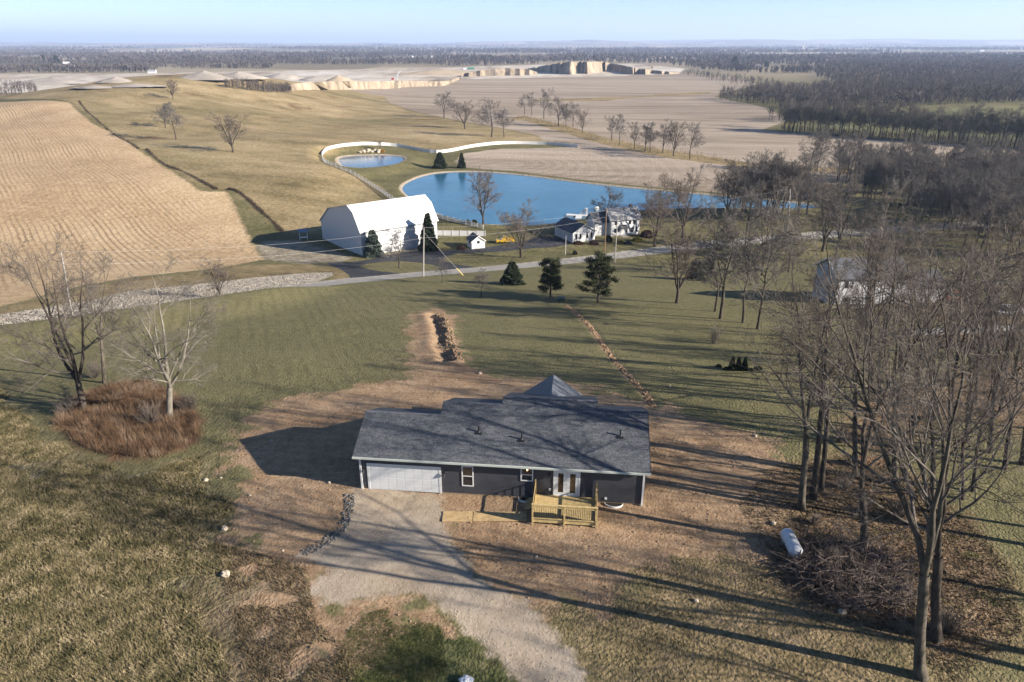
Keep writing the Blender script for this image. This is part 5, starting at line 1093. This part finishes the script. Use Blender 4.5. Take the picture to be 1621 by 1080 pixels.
m = MB(); m.add([(-.95,-.815,1.12),(.5,-.83,1.12),(.42,-.73,1.60),(-.62,-.73,1.60)], [(0,1,2,3)]); m.add([(-1.13,-.74,1.13),(-.71,-.64,1.66),(-.71,.64,1.66),(-1.13,.74,1.13)], [(0,1,2,3)]); m.add([(.61,-.7,1.12),(.61,.7,1.12),(.50,.6,1.62),(.50,-.6,1.62)], [(0,1,2,3)])
o = m.build('windows', GLASS, cb)
for x in (-1.6, 1.6):
    for y in (-.86, .86): m = MB(); m.tube([(x, y - .1, .36), (x, y + .1, .36)], .36, 14); w_ = m.build('wheel', simple('tyre rubber', (.02, .02, .02), .8), tr); m = MB(); m.tube([(x, y - .11, .36), (x, y + .11, .36)], .19, 10); m.build('rim', simple('wheel rim', (.5, .5, .5), .3, .5, .8), w_)
for y in (-.62, .62): m = MB(); m.box(-2.52, y - .2, .72, -2.48, y + .2, .9); m.build('headlight', WTRIM, tr)
# ------------------------------------------------ dock
q = on_z(918, 342, LAKE_Z); dkk = empty('swim_dock', (q[0], q[1], LAKE_Z), R(-8), 'white floating dock with a swim slide on the lake behind the farmhouse', 'dock')
m = MB(); m.box(-4.2, -1.0, .12, 4.2, 1.0, .38); m.box(-1.2, -5.5, .12, .6, -1.0, .36); m.build('deck', WTRIM, dkk); m = MB(); m.slab([(-.2, .3, .4), (.7, .3, .4), (2.4, .3, 2.4), (1.5, .3, 2.4)], .5); m.box(1.8, .0, .38, 2.3, .5, 2.3); m.build('slide', WTRIM, dkk)
q = on_z(944, 333, LAKE_Z); m = MB(); blob(m, (0, 0, .5), .9, 3, 10, 6, .15, .8); tag(m.build('swim_float', WTRIM, loc=(q[0], q[1], LAKE_Z)), 'small white float on the lake beyond the farmhouse roof', 'float')
# ------------------------------------------------ white house at right with deck
q = G(1321, 482); rh = empty('white_house', tuple(q), R(4), 'white two storey house half hidden behind the right trees with a lower deck', 'house')
W_ = 11.5; block(rh, 0, 0, W_, 7.5, -2.2, 4.6, 2.1, 'x', simple('grey white siding', (.60, .61, .64), .6, .3, var=.05), ROOFD, .5)
block(rh, W_ + .02, 1.2, W_ + 7.5, 8.2, -2.2, 2.4, 1.7, 'x', simple('grey white siding', (.60, .61, .64), .6, .3, var=.05), ROOFD, .4)
for x0, z0, x1, z1 in ((1.0, 2.6, 1.8, 3.9), (2.1, 2.6, 2.6, 3.9), (5.2, 2.6, 6.4, 3.9), (8.6, 2.6, 9.6, 3.9), (1.2, -.6, 2.6, 1.2), (5.2, -.2, 6.4, 1.2), (8.4, -.2, 9.6, 1.2)): window(rh, x0, z0, x1, z1, 0, 1, .08)
m = MB(); m.box(-1.6, -2.8, -.7, 4.8, -.02, -.5); m.build('deck_floor', WTRIM, rh)
for x in (-1.55, .5, 2.6, 4.75): m = MB(); m.box(x - .06, -2.8, -2.4, x + .06, -2.68, .5); m.build('deck_post', WTRIM, rh)
m = MB(); m.box(-1.6, -2.79, .42, 4.8, -2.7, .50); m.box(-1.6, -2.79, -.1, 4.8, -2.72, -.04); m.box(-1.66, -2.66, .42, -1.60, -.02, .50); m.build('deck_rail', WTRIM, rh)
m = MB(); m.box(8.2, 3.0, 6.0, 8.9, 3.7, 7.4); m.build('chimney', simple('dark brick', (.12, .08, .07), .9), rh)
# cars and clutter in the far right yard
def car(px, py, rz, mat, label, L_=4.4):
    q = G(px, py); r = empty('parked_car', tuple(q), rz, label, 'car'); m = MB(); h_ = L_ / 2
    m.add([(-h_,-.85,.35),(h_,-.85,.35),(h_,.85,.35),(-h_,.85,.35),(-h_+.1,-.82,.8),(h_-.1,-.82,.85),(h_-.1,.82,.85),(-h_+.1,.82,.8)], [(0,3,2,1),(0,1,5,4),(1,2,6,5),(2,3,7,6),(3,0,4,7),(4,5,6,7)]); m.build('body', mat, r)
    m = MB(); m.add([(-1.3,-.78,.83),(1.5,-.78,.855),(1.5,.78,.855),(-1.3,.78,.83),(-.6,-.62,1.4),(1.0,-.62,1.4),(1.0,.62,1.4),(-.6,.62,1.4)], [(4,5,6,7)]); m.build('roof', mat, r); m = MB()
    m.add([(-1.3,-.78,.83),(1.5,-.78,.855),(1.5,.78,.855),(-1.3,.78,.83),(-.6,-.62,1.398),(1.0,-.62,1.398),(1.0,.62,1.398),(-.6,.62,1.398)], [(0,1,5,4),(1,2,6,5),(2,3,7,6),(3,0,4,7)]); m.build('windows', GLASS, r)
    for x in (-h_ * .62, h_ * .62):
        for y in (-.8, .8): m = MB(); m.tube([(x, y - .1, .33), (x, y + .1, .33)], .33, 12); m.build('wheel', simple('tyre rubber', (.02, .02, .02), .8), r)
    return r
REDP = simple('red car paint', (.45, .04, .025), .35, .5, var=.1)
car(1490, 472, .3, REDP, 'red car half hidden behind branches in the far right yard'); car(1513, 474, .1, simple('orange red paint', (.60, .10, .04), .4, .4), 'orange red small car right of the other red one', 3.6)
car(1594, 498, .1, simple('white car paint', (.75, .76, .78), .3, .5, var=.03), 'white car parked at the right edge among dark shrubs')
mf = empty('stone_wall', tuple(G(1450, 528)), 0, 'low pale garden wall at the right edge below the white car', 'wall'); m = MB(); a = G(1440, 531); b_ = G(1640, 522); o_ = Vector(mf.location); m.obox(Vector(a) - o_ + Vector((0, 0, .3)), Vector(b_) - o_ + Vector((0, 0, .3)), .5, .8); m.build('coping', simple('pale wall', (.28, .28, .29), .8), mf)
m = MB(); m.obox(Vector(a) - o_ + Vector((0, 0, -.15)), Vector(b_) - o_ + Vector((0, 0, -.15)), .4, .6); m.build('base', CONC, mf)
# ------------------------------------------------ white rail fences
def rail_fence(pts, label, sp_=3., H=1.35, rails=3, solid=False):
    L = smooth_line(PW2(pts), 2); seg = np.linalg.norm(np.diff(L, axis=0), axis=1); cum = np.concatenate([[0], np.cumsum(seg)]); n = max(2, int(cum[-1] / sp_)); n = min(n, 96)
    t = np.linspace(0, cum[-1], n + 1); X_ = np.interp(t, cum, L[:, 0]); Y_ = np.interp(t, cum, L[:, 1]); Z_ = height(X_, Y_)
    r = empty('rail_fence', (X_[0], Y_[0], Z_[0]), 0, label, 'fence', None); P = [Vector((X_[i] - X_[0], Y_[i] - Y_[0], Z_[i] - Z_[0])) for i in range(n + 1)]
    m = MB(); m.box(-.09, -.09, -.4, .09, .09, H + .08); p0 = m.build('post', WTRIM, r)
    for i in range(1, n + 1): c_ = p0.copy(); col.objects.link(c_); c_.parent = r; c_.location = P[i]
    for k in range(rails):
        m = MB(); z = H * (k + .55) / rails
        for i in range(n): m.obox(P[i] + Vector((0, 0, z)), P[i + 1] + Vector((0, 0, z)), .05, .2 if not solid else H / rails * .93)
        m.build('rail', WTRIM, r)
def PW2(pts): return np.array([G(*p)[:2] for p in pts])
rail_fence([(510,246),(514,240),(522,236),(540,232.5),(560,231),(590,230),(620,231),(650,236),(680,242),(700,243),(722,239)], 'white fence curving round behind the small pond', 2.8, 1.5, 4, True)
rail_fence([(722,239),(750,233),(790,228.5),(820,228),(870,229.5),(915,234)], 'white fence along the top of the ploughed field above the lake', 3.6, 1.5, 4, True)
rail_fence([(510,246),(510,253),(519,261),(540,268),(560,277),(580,289),(600,302),(615,313),(626,320)], 'white post and rail fence running down the hillside towards the barn', 3.2, 1.4, 3)
rail_fence([(692,345),(715,351),(740,356),(765,363)], 'white rail fence section along the near lake shore', 2.4, 1.3, 3)
rail_fence([(690,373),(730,373.5),(768,374)], 'straight white rail fence right of the barn', 2.2, 1.45, 4, True)
# rocks and little bonfire coloured shrub by the small pond
for i, (px, py) in enumerate([(570,242),(576,241),(583,240),(589,241),(594,239.5),(600,241)]):
    q = G(px, py); m = MB(); blob(m, (0, 0, .3), .8 + .3 * (i % 3), 30 + i, 8, 6, .25, .7); tag(m.build('boulder', simple('pale stone', (.50, .43, .34), .9), loc=tuple(q)), 'tan boulder in the rock row behind the small pond', 'boulder', 'boulders behind the small pond')
o = hedge0.copy(); o.data = hedge0.data.copy(); o.data.materials.clear(); o.data.materials.append(simple('orange leaves', (.5, .25, .04), .8)); col.objects.link(o); o.name = 'orange_shrub'; del o['group']; put(o, 605, 241, 'small orange shrub at the right end of the pond rocks', 'shrub', 2.)
mid_place(602, 239, 5, 3, 'small bare tree beside the orange shrub at the pond')
# shoreline posts along the lake's far bank
# ------------------------------------------------ quarry: cliff, banks, gravel piles
M_cl = NT('quarry face'); _v = M_cl._noise(.12, 4, .7, M_cl.scale(M_cl.pos, (1., 1., .25)), 0); _v2 = M_cl._noise(.02, 3, .6, M_cl.pos, 0)
M_cl = M_cl.fin(M_cl.ramp(M_cl.math('MULTIPLY_ADD', _v, .6, M_cl.math('MULTIPLY', _v2, .4)), [(.20,.165,.125),(.34,.28,.21),(.45,.385,.30)], .40, .62), .95, .05)
M_cltop = simple('dry quarry top', (.22, .18, .12), .95, .05, var=.4, sc=.05)
def cliff(name, line, topy, depth, label, mat=M_cl):
    """line: base pixels of a zigzag wall; topy: pixel rows of its crest; the land behind slopes away"""
    L0 = np.array([(*p, t) for p, t in zip(line, topy)], float); k = np.arange(0, len(L0) - 1 + 1e-6, .2); rg_ = np.random.RandomState(len(line))
    L0 = np.stack([np.interp(k, np.arange(len(L0)), L0[:, j]) for j in range(3)], 1); L0[:, 1] += rg_.normal(0, .22, len(L0)); L0[:, 2] += np.abs(rg_.normal(0, .35, len(L0))); line = L0[:, :2]; topy = L0[:, 2]
    B_ = [G(*p) for p in line]; m = MB(); n = len(B_); rows = []
    for i, q in enumerate(B_):
        t = on_y(line[i][0], topy[i], q[1]); H = max(.5, float(t[2] - q[2])); rows.append([(q[0], q[1] - .2 * H, q[2] - 2), (q[0], q[1] + (.3 + .14 * rg_.rand()) * H, q[2] + H * .5), (q[0], q[1] + .8 * H, q[2] + H), (q[0] * 1.0, q[1] + depth, q[2] - 3)])
    vv = [p for r_ in rows for p in r_]; m.add(vv, [(4 * i + k, 4 * i + 4 + k, 4 * i + 5 + k, 4 * i + 1 + k) for i in range(n - 1) for k in range(3)])
    o = m.build(name, mat); o.data.materials.append(M_cltop)
    for i, p_ in enumerate(o.data.polygons): p_.material_index = 1 if i % 3 == 2 else 0
    return tag(o, kind='structure')
cliff('quarry_cliff', [(836,111),(848,113.5),(866,115),(884,117),(902,118.5),(915,116.5),(930,117),(945,115.5),(957,113),(966,111.5),(984,114),(1002,118),(1012,116.5),(1022,118.5),(1032,115),(1048,117.5),(1076,117)], [110,106,103,100,98,97.6,98,97.5,97.8,100,103,107,109,109.5,111,112.5,115.5], 300, '')
cliff('quarry_bank', [(460,143.5),(500,142.5),(540,142.5),(600,141),(630,140),(636,138.5),(680,137),(700,136.5),(712,133),(722,128),(728,126)], [133,130,129,129,128,128,128.5,129,128,124,123], 60, '')
cliff('quarry_bank', [(730,121.5),(760,120.5),(800,120),(838,119.5),(850,117)], [117,112,108,110,114], 120, '')
M_pile = simple('grey gravel heap', (.42, .38, .34), .95, .05, var=.15, sc=.05); M_pile2 = simple('sandy heap', (.50, .41, .30), .95, .05, var=.15, sc=.05)
def heap(px, py, wpx, topy, seed, mat, label, grp='heaps in the quarry'):
    q = G(px, py); wm = wpx / FPX * q[1] / 2; H = float(on_y(px, topy, q[1])[2] - q[2]); rg = np.random.RandomState(seed); nr, na = 9, 28; V_ = []
    for i in range(nr + 1):
        t = i / nr
        for k in range(na):
            a = k / na * 6.2832; w_ = wm * (1 - t * .93) * (1 + .10 * math.sin(3 * a + seed) + .06 * rg.normal()); V_.append((w_ * math.cos(a), w_ * .6 * math.sin(a), H * (1.06 * t - .06) * (1 - .12 * t * t * abs(math.cos(a)))))
    V_.append((0, 0, H)); F_ = [(i * na + k, i * na + (k + 1) % na, (i + 1) * na + (k + 1) % na, (i + 1) * na + k) for i in range(nr) for k in range(na)] + [(nr * na + k, nr * na + (k + 1) % na, len(V_) - 1) for k in range(na)]
    m = MB(); m.add(V_, F_); tag(m.build('gravel_heap', mat, smooth=True, loc=tuple(q)), label, 'gravel heap', grp)
for i, (px, py, wp, ty, mt, lb) in enumerate([(325,125,90,111.5,M_pile,'long pale gravel heap behind the hilltop'), (380,124,90,113,M_pile,'second long gravel heap right of the hilltop'), (446,125,80,115,M_pile,'broad grey gravel heap left of the cone shaped one'),
    (500,127,60,120,M_pile,'low gravel heap left of the steep cone'), (537,128,42,118.5,M_pile2,'steep cone shaped gravel heap in the quarry'), (700,118,150,109,M_pile2,'wide flat sand mound right of the conveyor'),
    (90,133,150,121,M_pile,'broad sandy quarry mound at the far left'), (185,130,60,121,M_pile,'whitish quarry heap right of the far left mound'), (150,139,70,135,M_pile,'small whitish spoil heap before the far left mounds'), (215,136.5,90,132,M_pile,'spoil heap near the hill crest at left')]):
    heap(px, py, wp, ty, 400 + i, mt, lb)
q = G(623, 127); cv = empty('gravel_conveyor', tuple(q), 0, 'red and white gravel conveyor standing in the quarry', 'conveyor'); m = MB(); m.obox((0, 0, 1), (11, 0, 13), 1.2, 1.0); m.build('boom', WHITE, cv); m = MB(); m.box(-3, -1.2, .5, 1, 1.2, 3); m.build('hopper', REDP, cv); m = MB(); m.obox((6, -1.5, 0), (7, -1.5, 8), .4, .4); m.obox((6, 1.5, 0), (7, 1.5, 8), .4, .4); m.build('support', WHITE, cv)
q = G(1032, 107.5); ex = empty('excavator', tuple(q), 0, 'small excavator at work on top of the quarry slope', 'excavator'); m = MB(); m.box(-2, -1.2, 1, 2, 1.2, 3.2); m.build('cab', simple('dirty yellow', (.4, .3, .12), .6), ex); m = MB(); m.box(-2.4, -1.5, 0, 2.4, 1.5, 1); m.build('track', BLACKM, ex); m = MB(); m.obox((-1.5, 0, 2.5), (-5, 0, 5), .5, .6); m.obox((-5, 0, 5), (-7, 0, 1.5), .4, .5); m.build('arm', simple('dirty yellow', (.4, .3, .12), .6), ex)
# ------------------------------------------------ far farm buildings
FW = simple('far white wall', (.75, .76, .78), .6, .2, var=.03)
FRD = simple('far grey roof', (.30, .31, .33), .8); FRW = simple('far pale roof', (.7, .71, .73), .6)
def farm(px, py, wpx, lb, kind='house', hr=.42, roofm=None, rz=.3, wm=None):
    q = G(px, py); W__ = wpx / FPX * q[1]; W__ = max(W__, 7); r = empty('farm_building' if kind != 'house' else 'farmhouse', tuple(q), rz, lb, 'farm building' if kind != 'house' else 'house')
    D_ = W__ * .55; h_ = W__ * hr; block(r, -W__ / 2, 0, W__ / 2, D_, -2, h_ * .62, h_ * .42, 'x', wm or FW, roofm or FRD, W__ * .03); return r
for a in [(25,80,7,'white farm building far off at the upper left corner'), (78,88,6,'white house between two dark evergreens at far left'), (105,102,8,'white shed left of two on the slope at far left'), (113,104.5,6,'tilted white shed right of two on the slope at far left'),
          (60,112,9,'pale rounded shed before the far left woods'), (240,116,11,'white barn just behind the hilltop pasture'), (541,88,7,'long white building on the far fields left of centre'), (650,91,6,'white house in the far village left of centre'),
          (676,94,5,'white house at the left end of the far village'), (684,91,5,'white house in the middle of the far village'), (710,94,7,'low white shed at the right of the far village'), (737,110,7,'white building beside green sheds above the quarry'),
          (905,83,12,'long pale building beyond the quarry cliff trees'), (1007,76,7,'pale building on the far ridge in the centre'), (1092,83,6,'bright white barn in the far middle'), (1147,105,7,'white house beside a dark evergreen behind the long field'),
          (1133,104,6,'low pale house left of the white one behind the long field'), (1201,106,8,'pale shed at the end of the tan field'), (1227,87,5,'small round looking white barn on the far right plain'), (1318,88,4,'tiny white house right of the far church'),
          (1413,109,9,'white box trailer in the right woods'), (1385,92,8,'long pale shed in the far right plain'), (1555,82,6,'white house on the far right ridge'), (1556,94,6,'bright white shed in the far right woods'), (1535,95,10,'low white building left of the bright shed at far right')]:
    farm(a[0], a[1], a[2], a[3], 'house' if 'house' in a[3] else 'barn', rz=rs.uniform(-.5, .5), roofm=FRW if rs.rand() < .45 else FRD)
q = G(749, 110); o = farm(746, 110, 9, 'green shed above the quarry right of the white building', 'barn', .3, simple('green roof', (.06, .25, .17), .6), .1, simple('green wall', (.06, .25, .17), .6))
ch = farm(1267, 83, 9, 'white church with a tall steeple on the far plain', 'house', .5); ch.name = 'church'; ch['category'] = 'church'
Wc = 9 / FPX * ch.location.y; m = MB(); m.box(Wc * .3, -Wc * .1, 0, Wc * .52, Wc * .12, Wc * .75); m.build('tower', FW, ch); m = MB(); m.tube([(Wc * .41, 0, Wc * .75), (Wc * .41, 0, Wc * 1.6)], [Wc * .14, .2], 6); m.build('spire', FW, ch)
FE = conifer('evergreen_tree', 16., 5.5, 1500, 37, 2.6, M_needle, .55)
for px, py, s, lb in [(68,98,1.3,'left dark evergreen of two before the far left houses'), (90,101,1.4,'right dark evergreen of two before the far left houses'), (1162,105,1.5,'dark evergreen right of the white house behind the long field'), (1213,106,.8,'small dark evergreen at the edge of the tan far field'), (1256,110,.5,'tiny dark evergreen alone in the tan far field')]:
    q = G(px, py); place(FE, used, q[0], q[1], 0, s, lb, 'tree')
# unused prototypes would stand at the origin: drop them
for pr_ in BIG + MIDT:
    if id(pr_) not in used:
        for c_ in list(pr_.children): bpy.data.objects.remove(c_)
        bpy.data.objects.remove(pr_)

# ------------------------------------------------ haze
m = MB(); m.box(-60000, -3000, -90, 60000, 52000, 420); hz = m.build('haze', None); tag(hz, kind='stuff')
hm = bpy.data.materials.new('haze air'); hm.use_nodes = True; t_ = hm.node_tree; t_.nodes.remove(t_.nodes['Principled BSDF']); pv = t_.nodes.new('ShaderNodeVolumePrincipled')
pv.inputs['Color'].default_value = (.52, .67, 1., 1); pv.inputs['Density'].default_value = 0.85e-4; pv.inputs['Anisotropy'].default_value = .1
t_.links.new(pv.outputs[0], t_.nodes['Material Output'].inputs['Volume']); hz.data.materials.append(hm)
